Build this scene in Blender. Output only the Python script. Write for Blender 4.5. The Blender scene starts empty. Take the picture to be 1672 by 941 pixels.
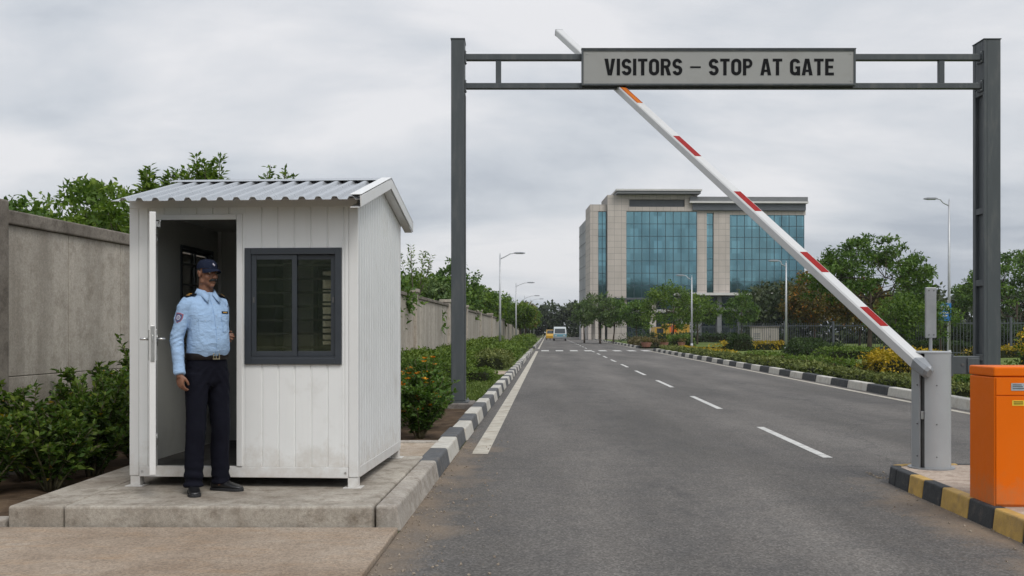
import bpy, bmesh, math, random
import numpy as np
from mathutils import Vector, Matrix, Euler, noise as mnoise

scene = bpy.context.scene
COL = scene.collection
R = math.radians
H = 1.43                      # eye height of the camera above the road
A = R(2.08)                   # the road's heading, to the right of the camera's
CA, SA = math.cos(A), math.sin(A)

def RD(l, s, z=0.0):
    """road frame: l metres right of the road axis, s metres along it"""
    return (l * CA + s * SA, -l * SA + s * CA, z)

# ------------------------------------------------------------------ helpers
class MB:
    """collects vertices and faces of ONE mesh object"""
    def __init__(self):
        self.v, self.f, self.m = [], [], []
    def add(self, verts, faces, mat=0):
        o = len(self.v)
        self.v.extend([tuple(p) for p in verts])
        for fc in faces:
            self.f.append([i + o for i in fc]); self.m.append(mat)
    def box(self, c, s, rz=0.0, mat=0, rot=None):
        hx, hy, hz = s[0] / 2, s[1] / 2, s[2] / 2
        P = [Vector((x, y, z)) for z in (-hz, hz) for y in (-hy, hy) for x in (-hx, hx)]
        M = rot if rot is not None else Matrix.Rotation(rz, 3, 'Z')
        P = [M @ p + Vector(c) for p in P]
        self.add(P, [(0, 2, 3, 1), (4, 5, 7, 6), (0, 1, 5, 4), (2, 6, 7, 3), (0, 4, 6, 2), (1, 3, 7, 5)], mat)
    def box2(self, a, b, mat=0):
        self.box([(a[i] + b[i]) / 2 for i in range(3)], [abs(b[i] - a[i]) for i in range(3)], mat=mat)
    def bar(self, p0, p1, w, h, up=(0, 0, 1), mat=0):
        p0, p1 = Vector(p0), Vector(p1); d = p1 - p0
        y = d.normalized(); x = y.cross(Vector(up)).normalized(); z = x.cross(y)
        M = Matrix((x, y, z)).transposed()
        self.box((p0 + p1) / 2, (w, d.length, h), rot=M, mat=mat)
    def prism(self, poly, z0, z1, mat=0):
        n = len(poly)
        V = [(p[0], p[1], z0) for p in poly] + [(p[0], p[1], z1) for p in poly]
        F = [tuple(range(n - 1, -1, -1)), tuple(range(n, 2 * n))]
        F += [(i, (i + 1) % n, n + (i + 1) % n, n + i) for i in range(n)]
        self.add(V, F, mat)
    def loft(self, rings, caps=True, mat=0, closed=True):
        n = len(rings[0]); V = [p for r in rings for p in r]; F = []
        for k in range(len(rings) - 1):
            for i in range(n if closed else n - 1):
                j = (i + 1) % n
                F.append((k * n + i, k * n + j, (k + 1) * n + j, (k + 1) * n + i))
        if caps:
            F.append(tuple(range(n - 1, -1, -1))); F.append(tuple((len(rings) - 1) * n + i for i in range(n)))
        self.add(V, F, mat)
    def tube(self, pts, radii, n=10, mat=0, flat=1.0, caps=True):
        pts = [Vector(p) for p in pts]
        if not hasattr(radii, '__len__'): radii = [radii] * len(pts)
        rings = []; ref = None
        for i, p in enumerate(pts):
            t = (pts[min(i + 1, len(pts) - 1)] - pts[max(i - 1, 0)]).normalized()
            if ref is None:
                ref = Vector((1, 0, 0)) if abs(t.x) < 0.8 else Vector((0, 1, 0))
            x = (ref - t * ref.dot(t)).normalized(); ref = x; y = t.cross(x)
            rings.append([p + x * (radii[i] * math.cos(2 * math.pi * k / n)) + y * (radii[i] * flat * math.sin(2 * math.pi * k / n)) for k in range(n)])
        self.loft(rings, caps, mat)
    def ell(self, c, r, rot=None, nu=16, nv=10, mat=0):
        M = rot if rot is not None else Matrix.Identity(3)
        rings = []
        for j in range(nv + 1):
            ph = -math.pi / 2 + math.pi * (0.02 + 0.96 * j / nv)
            rings.append([Vector(c) + M @ Vector((r[0] * math.cos(ph) * math.cos(2 * math.pi * k / nu), r[1] * math.cos(ph) * math.sin(2 * math.pi * k / nu), r[2] * math.sin(ph))) for k in range(nu)])
        self.loft(rings, True, mat)
    def disc(self, c, r, h, n=20, mat=0, axis='Z'):
        c = Vector(c); ax = {'Z': Vector((0, 0, 1)), 'Y': Vector((0, 1, 0)), 'X': Vector((1, 0, 0))}[axis]
        self.tube([c - ax * h / 2, c + ax * h / 2], r, n, mat)
    def build(self, name, mats, parent=None, smooth=False, bevel=0.0, seg=2, auto=None):
        me = bpy.data.meshes.new(name)
        me.from_pydata(self.v, [], self.f)
        mats = mats if isinstance(mats, (list, tuple)) else [mats]
        for m in mats: me.materials.append(m)
        if len(mats) > 1: me.polygons.foreach_set('material_index', self.m)
        bm = bmesh.new(); bm.from_mesh(me); bmesh.ops.recalc_face_normals(bm, faces=bm.faces); bm.to_mesh(me); bm.free()
        if smooth: me.polygons.foreach_set('use_smooth', [True] * len(me.polygons))
        if auto is not None and smooth: me.set_sharp_from_angle(angle=R(auto))
        o = bpy.data.objects.new(name, me); COL.objects.link(o)
        if parent is not None: o.parent = parent
        if bevel > 0:
            b = o.modifiers.new('bevel', 'BEVEL'); b.width = bevel; b.segments = seg; b.limit_method = 'ANGLE'; b.angle_limit = R(35)
        return o

def tag(o, label=None, cat=None, group=None, kind=None):
    if label: o['label'] = label
    if cat: o['category'] = cat
    if group: o['group'] = group
    if kind: o['kind'] = kind
    return o
def thing(name, label, cat, loc=(0, 0, 0), rz=0.0, group=None):
    o = bpy.data.objects.new(name, None); COL.objects.link(o)
    o.empty_display_size = 0.2; o.location = loc; o.rotation_euler = (0, 0, rz)
    return tag(o, label, cat, group)
def structure(o): o['kind'] = 'structure'; return o
def dup(o, loc=None, rz=None, label=None, scale=None, parent=None):
    """a copy of a thing with copies of its parts and sub-parts"""
    c = o.copy(); COL.objects.link(c)
    if parent is not None: c.parent = parent
    if loc is not None: c.location = loc
    if rz is not None: c.rotation_euler = (0, 0, rz)
    if scale is not None: c.scale = scale if hasattr(scale, '__len__') else (scale,) * 3
    if label: c['label'] = label
    for ch in list(o.children): dup(ch, parent=c)
    return c

# ------------------------------------------------------------------ materials
def new_mat(name):
    m = bpy.data.materials.new(name); m.use_nodes = True
    nt = m.node_tree; nt.nodes.clear()
    out = nt.nodes.new('ShaderNodeOutputMaterial')
    b = nt.nodes.new('ShaderNodeBsdfPrincipled'); nt.links.new(b.outputs[0], out.inputs[0])
    return m, nt, b, out
def N(nt, t, **kw):
    n = nt.nodes.new(t)
    for k, v in kw.items():
        if k in n.inputs.keys(): n.inputs[k].default_value = v
        else: setattr(n, k, v)
    return n
def L(nt, a, b): nt.links.new(a, b)
def rgb(c): return (c[0], c[1], c[2], 1.0)
def ramp(nt, fac, stops):
    r = nt.nodes.new('ShaderNodeValToRGB'); e = r.color_ramp.elements
    while len(e) < len(stops): e.new(0.5)
    for i, (p, c) in enumerate(stops):
        e[i].position = p; e[i].color = rgb(c) if hasattr(c, '__len__') else (c, c, c, 1)
    L(nt, fac, r.inputs[0]); return r.outputs[0]
def mixc(nt, fac, a, b, mode='MIX'):
    m = nt.nodes.new('ShaderNodeMix'); m.data_type = 'RGBA'; m.blend_type = mode
    if hasattr(fac, 'links') or hasattr(fac, 'is_linked'): L(nt, fac, m.inputs[0])
    else: m.inputs[0].default_value = fac
    for s, v in ((6, a), (7, b)):
        if hasattr(v, 'is_linked'): L(nt, v, m.inputs[s])
        else: m.inputs[s].default_value = rgb(v)
    return m.outputs[2]
def math_(nt, op, a, b=None):
    m = nt.nodes.new('ShaderNodeMath'); m.operation = op
    for i, v in enumerate((a, b)):
        if v is None: continue
        if hasattr(v, 'is_linked'): L(nt, v, m.inputs[i])
        else: m.inputs[i].default_value = v
    return m.outputs[0]
def coords(nt, kind='Object', scale=(1, 1, 1), rot=(0, 0, 0), loc=(0, 0, 0)):
    if kind == 'World':
        g = nt.nodes.new('ShaderNodeNewGeometry'); src = g.outputs['Position']
    else:
        g = nt.nodes.new('ShaderNodeTexCoord'); src = g.outputs[kind]
    mp = nt.nodes.new('ShaderNodeMapping'); mp.inputs['Scale'].default_value = scale; mp.inputs['Rotation'].default_value = rot; mp.inputs['Location'].default_value = loc
    L(nt, src, mp.inputs[0]); return mp.outputs[0]
def noise(nt, vec, scale, detail=4, rough=0.6, out=0):
    n = N(nt, 'ShaderNodeTexNoise', Scale=scale, Detail=detail, Roughness=rough); L(nt, vec, n.inputs['Vector']); return n.outputs[out]
def bump(nt, b, h, strength=0.3, dist=0.01):
    n = N(nt, 'ShaderNodeBump', Strength=strength, Distance=dist); L(nt, h, n.inputs['Height']); L(nt, n.outputs[0], b.inputs['Normal'])

def pmat(name, c, var=0.12, scale=6.0, rough=0.5, metal=0.0, bumpk=0.0, bscale=80.0, spec=0.5, kind='Object', stretch=(1, 1, 1), dirt=None, dscale=1.5, dlo=0.5, dhi=0.75, coat=0.0):
    """general paint / metal / plastic: a base colour with gentle mottling, optional dirt blotches, optional bump"""
    m, nt, b, out = new_mat(name)
    v = coords(nt, kind, stretch)
    n1 = noise(nt, v, scale, 5, 0.6)
    col = ramp(nt, n1, [(0.3, [x * (1 - var) for x in c]), (0.7, [min(1, x * (1 + var)) for x in c])])
    if dirt is not None:
        n2 = noise(nt, v, dscale, 8, 0.7)
        f = ramp(nt, n2, [(dlo, 0.0), (dhi, 1.0)])
        col = mixc(nt, f, col, dirt)
    L(nt, col, b.inputs['Base Color'])
    rr = ramp(nt, noise(nt, v, scale * 2.3, 4), [(0.3, max(0.02, rough - 0.07)), (0.7, min(1, rough + 0.07))])
    L(nt, rr, b.inputs['Roughness'])
    b.inputs['Metallic'].default_value = metal; b.inputs['Specular IOR Level'].default_value = spec; b.inputs['Coat Weight'].default_value = coat
    if bumpk > 0: bump(nt, b, noise(nt, v, bscale, 4, 0.65), bumpk, 0.01)
    return m

def concrete(name, c, dark, stain, streak=False, scale=1.0, light=None):
    m, nt, b, out = new_mat(name)
    v = coords(nt, 'World')
    vs = coords(nt, 'World', (2.2, 2.2, 0.22) if streak else (1, 1, 1))
    big = noise(nt, vs, 1.1 * scale, 7, 0.62)
    col = ramp(nt, big, [(0.34, dark), (0.52, c), (0.68, light or [x * 1.25 for x in c])])
    med = noise(nt, v, 7 * scale, 8, 0.7)
    col = mixc(nt, ramp(nt, med, [(0.46, 0.0), (0.68, 0.85)]), col, stain)
    fine = noise(nt, v, 42, 6, 0.85)
    col = mixc(nt, 0.6, col, mixc(nt, 1.0, col, ramp(nt, fine, [(0.35, 0.62), (0.65, 1.35)]), 'MULTIPLY'))
    vo = N(nt, 'ShaderNodeTexVoronoi', Scale=38.0); L(nt, v, vo.inputs['Vector'])
    pit = ramp(nt, vo.outputs['Distance'], [(0.06, 0.55), (0.16, 1.0)])
    col = mixc(nt, ramp(nt, med, [(0.5, 0.0), (0.6, 1.0)]), col, mixc(nt, 1.0, col, pit, 'MULTIPLY'))
    L(nt, col, b.inputs['Base Color']); b.inputs['Roughness'].default_value = 0.9; b.inputs['Specular IOR Level'].default_value = 0.25
    h = math_(nt, 'ADD', fine, math_(nt, 'MULTIPLY', med, 1.2)); h = math_(nt, 'ADD', h, math_(nt, 'MULTIPLY', pit, 0.5))
    bump(nt, b, h, 0.45, 0.012)
    return m

def leafmat(name, dark, mid, light, trans=0.3, rough=0.45, fleck=None):
    m, nt, b, out = new_mat(name)
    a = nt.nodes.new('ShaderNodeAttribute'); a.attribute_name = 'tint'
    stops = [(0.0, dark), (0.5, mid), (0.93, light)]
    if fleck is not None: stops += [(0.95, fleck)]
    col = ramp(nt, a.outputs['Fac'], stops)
    v = coords(nt, 'World'); n = noise(nt, v, 25, 3)
    col = mixc(nt, 0.5, col, ramp(nt, n, [(0.3, 0.55), (0.7, 1.3)]), 'MULTIPLY')
    L(nt, col, b.inputs['Base Color']); b.inputs['Roughness'].default_value = rough; b.inputs['Specular IOR Level'].default_value = 0.16
    t = nt.nodes.new('ShaderNodeBsdfTranslucent'); L(nt, mixc(nt, 1.0, col, (1.0, 1.1, 0.45), 'MULTIPLY'), t.inputs[0])
    mx = nt.nodes.new('ShaderNodeMixShader'); mx.inputs[0].default_value = trans
    L(nt, b.outputs[0], mx.inputs[1]); L(nt, t.outputs[0], mx.inputs[2]); L(nt, mx.outputs[0], out.inputs[0])
    return m

def clear_glass(name, tint, refl=0.08):
    m, nt, b, out = new_mat(name); nt.nodes.remove(b)
    t = nt.nodes.new('ShaderNodeBsdfTransparent'); t.inputs[0].default_value = rgb(tint)
    g = nt.nodes.new('ShaderNodeBsdfGlossy'); g.inputs['Roughness'].default_value = 0.04; g.inputs[0].default_value = (0.9, 0.93, 0.95, 1)
    fr = N(nt, 'ShaderNodeFresnel', IOR=1.5)
    f = math_(nt, 'ADD', fr.outputs[0], refl)
    v = coords(nt, 'World'); bp = N(nt, 'ShaderNodeBump', Strength=0.04, Distance=0.02); L(nt, noise(nt, v, 3, 3), bp.inputs['Height']); L(nt, bp.outputs[0], g.inputs['Normal'])
    mx = nt.nodes.new('ShaderNodeMixShader'); L(nt, f, mx.inputs[0]); L(nt, t.outputs[0], mx.inputs[1]); L(nt, g.outputs[0], mx.inputs[2]); L(nt, mx.outputs[0], out.inputs[0])
    return m

M = {}
# --- ground materials
def make_asphalt():
    m, nt, b, out = new_mat('asphalt')
    v = coords(nt, 'World', rot=(0, 0, A)); sep = nt.nodes.new('ShaderNodeSeparateXYZ'); L(nt, v, sep.inputs[0])
    lx, ly = sep.outputs[0], sep.outputs[1]
    vs = coords(nt, 'World', (1.0, 0.18, 1), rot=(0, 0, A))
    big = noise(nt, vs, 0.55, 6, 0.6)
    col = ramp(nt, big, [(0.36, (0.092, 0.085, 0.077)), (0.5, (0.121, 0.111, 0.101)), (0.66, (0.158, 0.145, 0.131))])
    pat = noise(nt, coords(nt, 'World'), 2.2, 8, 0.72)
    col = mixc(nt, ramp(nt, pat, [(0.45, 0.0), (0.75, 0.6)]), col, (0.075, 0.073, 0.072))
    vo = N(nt, 'ShaderNodeTexVoronoi', Scale=75.0); L(nt, coords(nt, 'World'), vo.inputs['Vector'])
    stone = ramp(nt, vo.outputs['Color'], [(0.15, 0.62), (0.6, 1.0), (0.9, 1.5)])
    col = mixc(nt, 0.9, col, mixc(nt, 1.0, col, stone, 'MULTIPLY'))
    fine = noise(nt, coords(nt, 'World'), 60, 7, 0.9)
    col = mixc(nt, 0.5, col, mixc(nt, 1.0, col, ramp(nt, fine, [(0.38, 0.7), (0.62, 1.32)]), 'MULTIPLY'))
    # tyre-polished wheel paths, and oil dripped between them
    tr = None
    for c_, w_ in ((0.35, 0.45), (1.95, 0.45), (4.45, 0.45), (6.05, 0.45)):
        d = math_(nt, 'MAXIMUM', math_(nt, 'SUBTRACT', 1.0, math_(nt, 'DIVIDE', math_(nt, 'ABSOLUTE', math_(nt, 'SUBTRACT', lx, c_)), w_)), 0.0)
        tr = d if tr is None else math_(nt, 'ADD', tr, d)
    col = mixc(nt, math_(nt, 'MULTIPLY', tr, math_(nt, 'MULTIPLY', big, 0.75)), col, mixc(nt, 1.0, col, (1.28, 1.27, 1.25), 'MULTIPLY'))
    oil = None
    for c_ in (1.15, 5.25):
        d = math_(nt, 'MAXIMUM', math_(nt, 'SUBTRACT', 1.0, math_(nt, 'DIVIDE', math_(nt, 'ABSOLUTE', math_(nt, 'SUBTRACT', lx, c_)), 0.5)), 0.0)
        oil = d if oil is None else math_(nt, 'ADD', oil, d)
    on = noise(nt, coords(nt, 'World', (1.6, 0.6, 1), rot=(0, 0, A)), 2.6, 6, 0.65)
    col = mixc(nt, math_(nt, 'MULTIPLY', oil, ramp(nt, on, [(0.48, 0.0), (0.72, 0.7)])), col, (0.055, 0.053, 0.052))
    # cracks sealed with bitumen
    vc = N(nt, 'ShaderNodeTexVoronoi', Scale=0.16, feature='DISTANCE_TO_EDGE'); 
    wv = N(nt, 'ShaderNodeVectorMath', operation='ADD'); L(nt, coords(nt, 'World'), wv.inputs[0])
    nn = N(nt, 'ShaderNodeTexNoise', Scale=0.9, Detail=5); L(nt, coords(nt, 'World'), nn.inputs['Vector']); L(nt, nn.outputs['Color'], wv.inputs[1]); L(nt, wv.outputs[0], vc.inputs['Vector'])
    crack = ramp(nt, vc.outputs['Distance'], [(0.0, 0.35), (0.0025, 0.0)])
    col = mixc(nt, crack, col, (0.035, 0.034, 0.034))
    # sand blown along the kerb, round the island, and a thin film elsewhere
    dn = noise(nt, coords(nt, 'World'), 1.3, 8, 0.7)
    def band(coord, c0, w):        # 1 at c0 falling to 0 at c0+-w
        d = math_(nt, 'ABSOLUTE', math_(nt, 'SUBTRACT', coord, c0)); return math_(nt, 'SUBTRACT', 1.0, math_(nt, 'DIVIDE', d, w))
    def clampm(x): 
        mm = nt.nodes.new('ShaderNodeClamp'); L(nt, x, mm.inputs[0]); return mm.outputs[0]
    edgeL = clampm(band(lx, -1.1, 1.1))
    nearS = clampm(math_(nt, 'ADD', math_(nt, 'MULTIPLY', band(ly, 8.0, 8.0), 1.6), 0.25))
    eL = math_(nt, 'MULTIPLY', edgeL, nearS)
    eR = math_(nt, 'MULTIPLY', clampm(band(lx, 7.6, 0.7)), 0.6)
    isl = math_(nt, 'MULTIPLY', clampm(band(lx, 3.1, 0.85)), clampm(math_(nt, 'MULTIPLY', band(ly, 6.0, 5.2), 2.2)))
    e = math_(nt, 'MAXIMUM', math_(nt, 'MAXIMUM', eL, eR), isl)
    e2 = math_(nt, 'ADD', math_(nt, 'MULTIPLY', e, 0.95), math_(nt, 'SUBTRACT', math_(nt, 'MULTIPLY', dn, 1.7), 1.36))
    sand = ramp(nt, e2, [(0.0, 0.0), (0.5, 0.8)])
    col = mixc(nt, sand, col, ramp(nt, fine, [(0.3, (0.16, 0.118, 0.08)), (0.7, (0.29, 0.22, 0.155))]))
    L(nt, col, b.inputs['Base Color']); b.inputs['Roughness'].default_value = 0.85; b.inputs['Specular IOR Level'].default_value = 0.3
    bump(nt, b, math_(nt, 'ADD', vo.outputs['Distance'], math_(nt, 'MULTIPLY', fine, 0.6)), 0.5, 0.008)
    return m
M['asphalt'] = make_asphalt()
def make_apron():
    m, nt, b, out = new_mat('sandy_concrete')
    v = coords(nt, 'World')
    big = noise(nt, v, 0.8, 8, 0.68)
    col = ramp(nt, big, [(0.3, (0.20, 0.145, 0.10)), (0.5, (0.30, 0.235, 0.175)), (0.72, (0.37, 0.315, 0.255))])
    med = noise(nt, coords(nt, 'World', (0.6, 2.2, 1), rot=(0, 0, 0.25)), 3.2, 8, 0.75)
    col = mixc(nt, ramp(nt, med, [(0.5, 0.0), (0.72, 0.55)]), col, (0.32, 0.20, 0.105))
    vo = N(nt, 'ShaderNodeTexVoronoi', Scale=70.0); L(nt, v, vo.inputs['Vector'])
    col = mixc(nt, 0.6, col, mixc(nt, 1.0, col, ramp(nt, vo.outputs['Color'], [(0.1, 0.6), (0.5, 1.0), (0.95, 1.4)]), 'MULTIPLY'))
    fine = noise(nt, v, 120, 4, 0.8)
    col = mixc(nt, 0.5, col, mixc(nt, 1.0, col, ramp(nt, fine, [(0.3, 0.6), (0.7, 1.45)]), 'MULTIPLY'))
    L(nt, col, b.inputs['Base Color']); b.inputs['Roughness'].default_value = 0.92
    bump(nt, b, math_(nt, 'ADD', fine, vo.outputs['Distance']), 0.5, 0.008)
    return m
M['apron'] = make_apron()
M['platform'] = concrete('platform_concrete', (0.36, 0.325, 0.275), (0.24, 0.205, 0.165), (0.17, 0.138, 0.105))
M['kerb_raw'] = concrete('kerb_concrete', (0.38, 0.345, 0.30), (0.29, 0.26, 0.225), (0.20, 0.165, 0.13))
M['wall'] = concrete('wall_concrete', (0.41, 0.37, 0.315), (0.275, 0.245, 0.205), (0.275, 0.24, 0.195), streak=True, scale=0.8)
M['coping'] = concrete('coping_concrete', (0.21, 0.185, 0.155), (0.13, 0.11, 0.09), (0.10, 0.085, 0.07))
M['plinth'] = concrete('footing_concrete', (0.22, 0.20, 0.18), (0.15, 0.135, 0.12), (0.12, 0.10, 0.09))
M['path'] = concrete('path_concrete', (0.40, 0.33, 0.26), (0.30, 0.24, 0.18), (0.27, 0.20, 0.13))
M['island'] = concrete('island_concrete', (0.42, 0.34, 0.275), (0.33, 0.26, 0.205), (0.26, 0.19, 0.14))
M['black_paint'] = pmat('black_kerb_paint', (0.028, 0.030, 0.032), 0.25, 9, 0.7, bumpk=0.4, bscale=70, kind='World', dirt=(0.16, 0.135, 0.105), dscale=5, dlo=0.55, dhi=0.85)
M['grey_paint'] = pmat('worn_black_kerb_paint', (0.085, 0.087, 0.09), 0.25, 9, 0.8, bumpk=0.4, bscale=70, kind='World', dirt=(0.22, 0.18, 0.13), dscale=5, dlo=0.55, dhi=0.85)
M['white_paint'] = pmat('white_kerb_paint', (0.50, 0.475, 0.42), 0.12, 9, 0.7, bumpk=0.4, bscale=70, kind='World', dirt=(0.32, 0.26, 0.19), dscale=5, dlo=0.52, dhi=0.8)
M['yellow_paint'] = pmat('yellow_kerb_paint', (0.46, 0.29, 0.075), 0.2, 9, 0.7, bumpk=0.4, bscale=70, kind='World', dirt=(0.25, 0.17, 0.09), dscale=6, dlo=0.5, dhi=0.8)
M['line_paint'] = pmat('road_line_paint', (0.46, 0.425, 0.355), 0.15, 5, 0.75, bumpk=0.3, bscale=90, kind='World', dirt=(0.25, 0.20, 0.14), dscale=4, dlo=0.46, dhi=0.72)
M['dash_paint'] = pmat('road_dash_paint', (0.55, 0.54, 0.51), 0.12, 5, 0.75, bumpk=0.3, bscale=90, kind='World', dirt=(0.16, 0.15, 0.14), dscale=9, dlo=0.50, dhi=0.74)
M['grass'] = pmat('grass_ground', (0.105, 0.145, 0.036), 0.45, 1.3, 0.95, bumpk=0.8, bscale=45, kind='World', dirt=(0.125, 0.115, 0.045), dscale=0.5, dlo=0.5, dhi=0.75, spec=0.1)
M['blade'] = leafmat('grass_blades', (0.065, 0.10, 0.02), (0.115, 0.165, 0.036), (0.18, 0.215, 0.06), 0.3, 0.6)
M['soil'] = pmat('soil_ground', (0.085, 0.058, 0.038), 0.45, 3.0, 0.95, bumpk=1.0, bscale=25, kind='World', dirt=(0.16, 0.115, 0.075), dscale=2.5, spec=0.1)
M['earth'] = pmat('far_ground', (0.085, 0.095, 0.04), 0.35, 0.05, 0.95, bumpk=0.5, bscale=5, kind='World', dirt=(0.16, 0.13, 0.08), dscale=0.03, spec=0.1)
M['hill'] = pmat('hill_woods', (0.045, 0.06, 0.03), 0.5, 0.08, 0.95, kind='World', spec=0.1)
# --- paints and metals
M['booth'] = pmat('white_panel_paint', (0.75, 0.755, 0.74), 0.02, 2.5, 0.38, bumpk=0.05, bscale=3, dirt=(0.54, 0.52, 0.475), dscale=2.2, dlo=0.55, dhi=0.9)
def soil_splash(m, z0, z1, col, seed=0.0):
    """mud splashed up by rain, thinning with height, and faint run marks"""
    nt = m.node_tree; b = next(n for n in nt.nodes if n.type == 'BSDF_PRINCIPLED'); src = b.inputs['Base Color'].links[0].from_socket
    g = nt.nodes.new('ShaderNodeNewGeometry'); sp = nt.nodes.new('ShaderNodeSeparateXYZ'); L(nt, g.outputs['Position'], sp.inputs[0])
    mr = nt.nodes.new('ShaderNodeMapRange'); L(nt, sp.outputs[2], mr.inputs[0]); mr.inputs[1].default_value = z0; mr.inputs[2].default_value = z1; mr.inputs[3].default_value = 0.34; mr.inputs[4].default_value = -0.25
    sp_n = math_(nt, 'ADD', noise(nt, coords(nt, 'World', loc=(seed, 0, 0)), 9, 8, 0.75), mr.outputs[0])
    c = mixc(nt, ramp(nt, sp_n, [(0.52, 0.0), (0.95, 0.55)]), src, col)
    run = noise(nt, coords(nt, 'World', (14, 14, 0.5)), 1.0, 5, 0.7)
    if z0 > 0.16: c = mixc(nt, ramp(nt, run, [(0.58, 0.0), (0.80, 0.12)]), c, (0.40, 0.385, 0.35))
    L(nt, c, b.inputs['Base Color'])
soil_splash(M['booth'], 0.25, 0.75, (0.42, 0.35, 0.27))
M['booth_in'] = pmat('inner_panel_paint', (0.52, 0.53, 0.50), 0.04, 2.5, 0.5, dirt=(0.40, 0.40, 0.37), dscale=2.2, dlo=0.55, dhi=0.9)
M['trim'] = pmat('white_trim_paint', (0.70, 0.70, 0.685), 0.02, 4, 0.35, dirt=(0.66, 0.63, 0.57), dscale=3, dlo=0.6, dhi=0.9)
soil_splash(M['trim'], 0.18, 0.65, (0.42, 0.35, 0.27), 3.0)
M['roof'] = pmat('coated_roof_sheet', (0.47, 0.49, 0.51), 0.06, 3, 0.3, 0.55, dirt=(0.45, 0.46, 0.47), dscale=3, dlo=0.55, dhi=0.9)
M['anthracite'] = pmat('anthracite_frame', (0.030, 0.036, 0.044), 0.12, 5, 0.42)
M['black_metal'] = pmat('black_bar_paint', (0.085, 0.085, 0.082), 0.2, 6, 0.5)
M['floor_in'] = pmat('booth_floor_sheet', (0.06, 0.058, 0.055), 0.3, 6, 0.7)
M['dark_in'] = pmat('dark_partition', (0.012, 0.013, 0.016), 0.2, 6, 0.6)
M['steel'] = pmat('brushed_steel', (0.52, 0.52, 0.51), 0.08, 20, 0.33, 0.9)
M['gantry'] = pmat('grey_gantry_paint', (0.072, 0.081, 0.086), 0.10, 3, 0.5, spec=0.3, dirt=(0.125, 0.125, 0.12), dscale=3, dlo=0.5, dhi=0.8, bumpk=0.05, bscale=40, stretch=(2, 2, 0.35))
M['sign'] = pmat('sign_face', (0.30, 0.30, 0.285), 0.03, 1.5, 0.5, dirt=(0.26, 0.255, 0.235), dscale=1.2, dlo=0.5, dhi=0.85)
M['letter'] = pmat('black_letter_vinyl', (0.006, 0.006, 0.007), 0.1, 6, 0.6, spec=0.12)
M['barrier'] = pmat('barrier_grey_paint', (0.33, 0.342, 0.35), 0.05, 3, 0.38, dirt=(0.33, 0.325, 0.31), dscale=4, dlo=0.55, dhi=0.85)
M['barrier_plate'] = pmat('galvanised_plate', (0.29, 0.30, 0.31), 0.12, 7, 0.42, 0.35)
M['boom'] = pmat('boom_white_paint', (0.56, 0.555, 0.54), 0.04, 3, 0.38, dirt=(0.55, 0.53, 0.49), dscale=3, dlo=0.55, dhi=0.9)
M['red'] = pmat('red_reflective_tape', (0.27, 0.008, 0.006), 0.15, 14, 0.5, spec=0.1)
M['orange_tape'] = pmat('orange_reflective_tape', (0.50, 0.135, 0.012), 0.12, 14, 0.5, spec=0.12)
M['orange'] = pmat('orange_powder_coat', (0.74, 0.143, 0.004), 0.04, 2.5, 0.45, spec=0.12, dirt=(0.64, 0.15, 0.014), dscale=2.5, dlo=0.5, dhi=0.9, bumpk=0.04, bscale=220)
soil_splash(M['orange'], 0.15, 0.55, (0.36, 0.21, 0.11), 5.0)
M['plate_blue'] = pmat('aluminium_label', (0.42, 0.48, 0.52), 0.1, 30, 0.35, 0.3)
M['plate_yellow'] = pmat('yellow_label', (0.72, 0.52, 0.05), 0.1, 30, 0.4)
M['rubber'] = pmat('black_rubber', (0.015, 0.015, 0.016), 0.2, 10, 0.7)
M['lamp_pole'] = pmat('galvanised_pole', (0.45, 0.46, 0.47), 0.08, 6, 0.45, 0.4)
M['lamp_head'] = pmat('lamp_housing', (0.20, 0.21, 0.22), 0.1, 6, 0.5)
M['lamp_glass'] = pmat('lamp_lens', (0.55, 0.57, 0.58), 0.05, 6, 0.3)
M['bark'] = pmat('bark', (0.085, 0.066, 0.05), 0.35, 9, 0.9, bumpk=0.8, bscale=35, stretch=(1, 1, 0.25), spec=0.15)
M['bark_pale'] = pmat('pale_bark', (0.15, 0.125, 0.10), 0.3, 9, 0.9, bumpk=0.8, bscale=35, stretch=(1, 1, 0.25), spec=0.15)
M['stem'] = pmat('green_brown_stem', (0.10, 0.09, 0.05), 0.3, 12, 0.8, spec=0.2)
# --- building
M['stone'] = None
def make_stone():
    m, nt, b, out = new_mat('stone_cladding')
    v = coords(nt, 'Object', rot=(math.pi / 2, 0, 0))
    br = N(nt, 'ShaderNodeTexBrick', Scale=1.0); br.offset = 0.0
    br.inputs['Color1'].default_value = rgb((0.48, 0.43, 0.385)); br.inputs['Color2'].default_value = rgb((0.43, 0.385, 0.345)); br.inputs['Mortar'].default_value = rgb((0.26, 0.24, 0.22))
    br.inputs['Mortar Size'].default_value = 0.03; br.inputs['Brick Width'].default_value = 1.2; br.inputs['Row Height'].default_value = 1.05
    L(nt, v, br.inputs['Vector'])
    n = noise(nt, coords(nt, 'Object', (1, 1, 0.3)), 0.5, 6, 0.6)
    col = mixc(nt, 0.5, br.outputs[0], mixc(nt, 1.0, br.outputs[0], ramp(nt, n, [(0.3, 0.75), (0.7, 1.2)]), 'MULTIPLY'))
    L(nt, col, b.inputs['Base Color']); b.inputs['Roughness'].default_value = 0.75
    return m
M['stone'] = make_stone()
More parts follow.
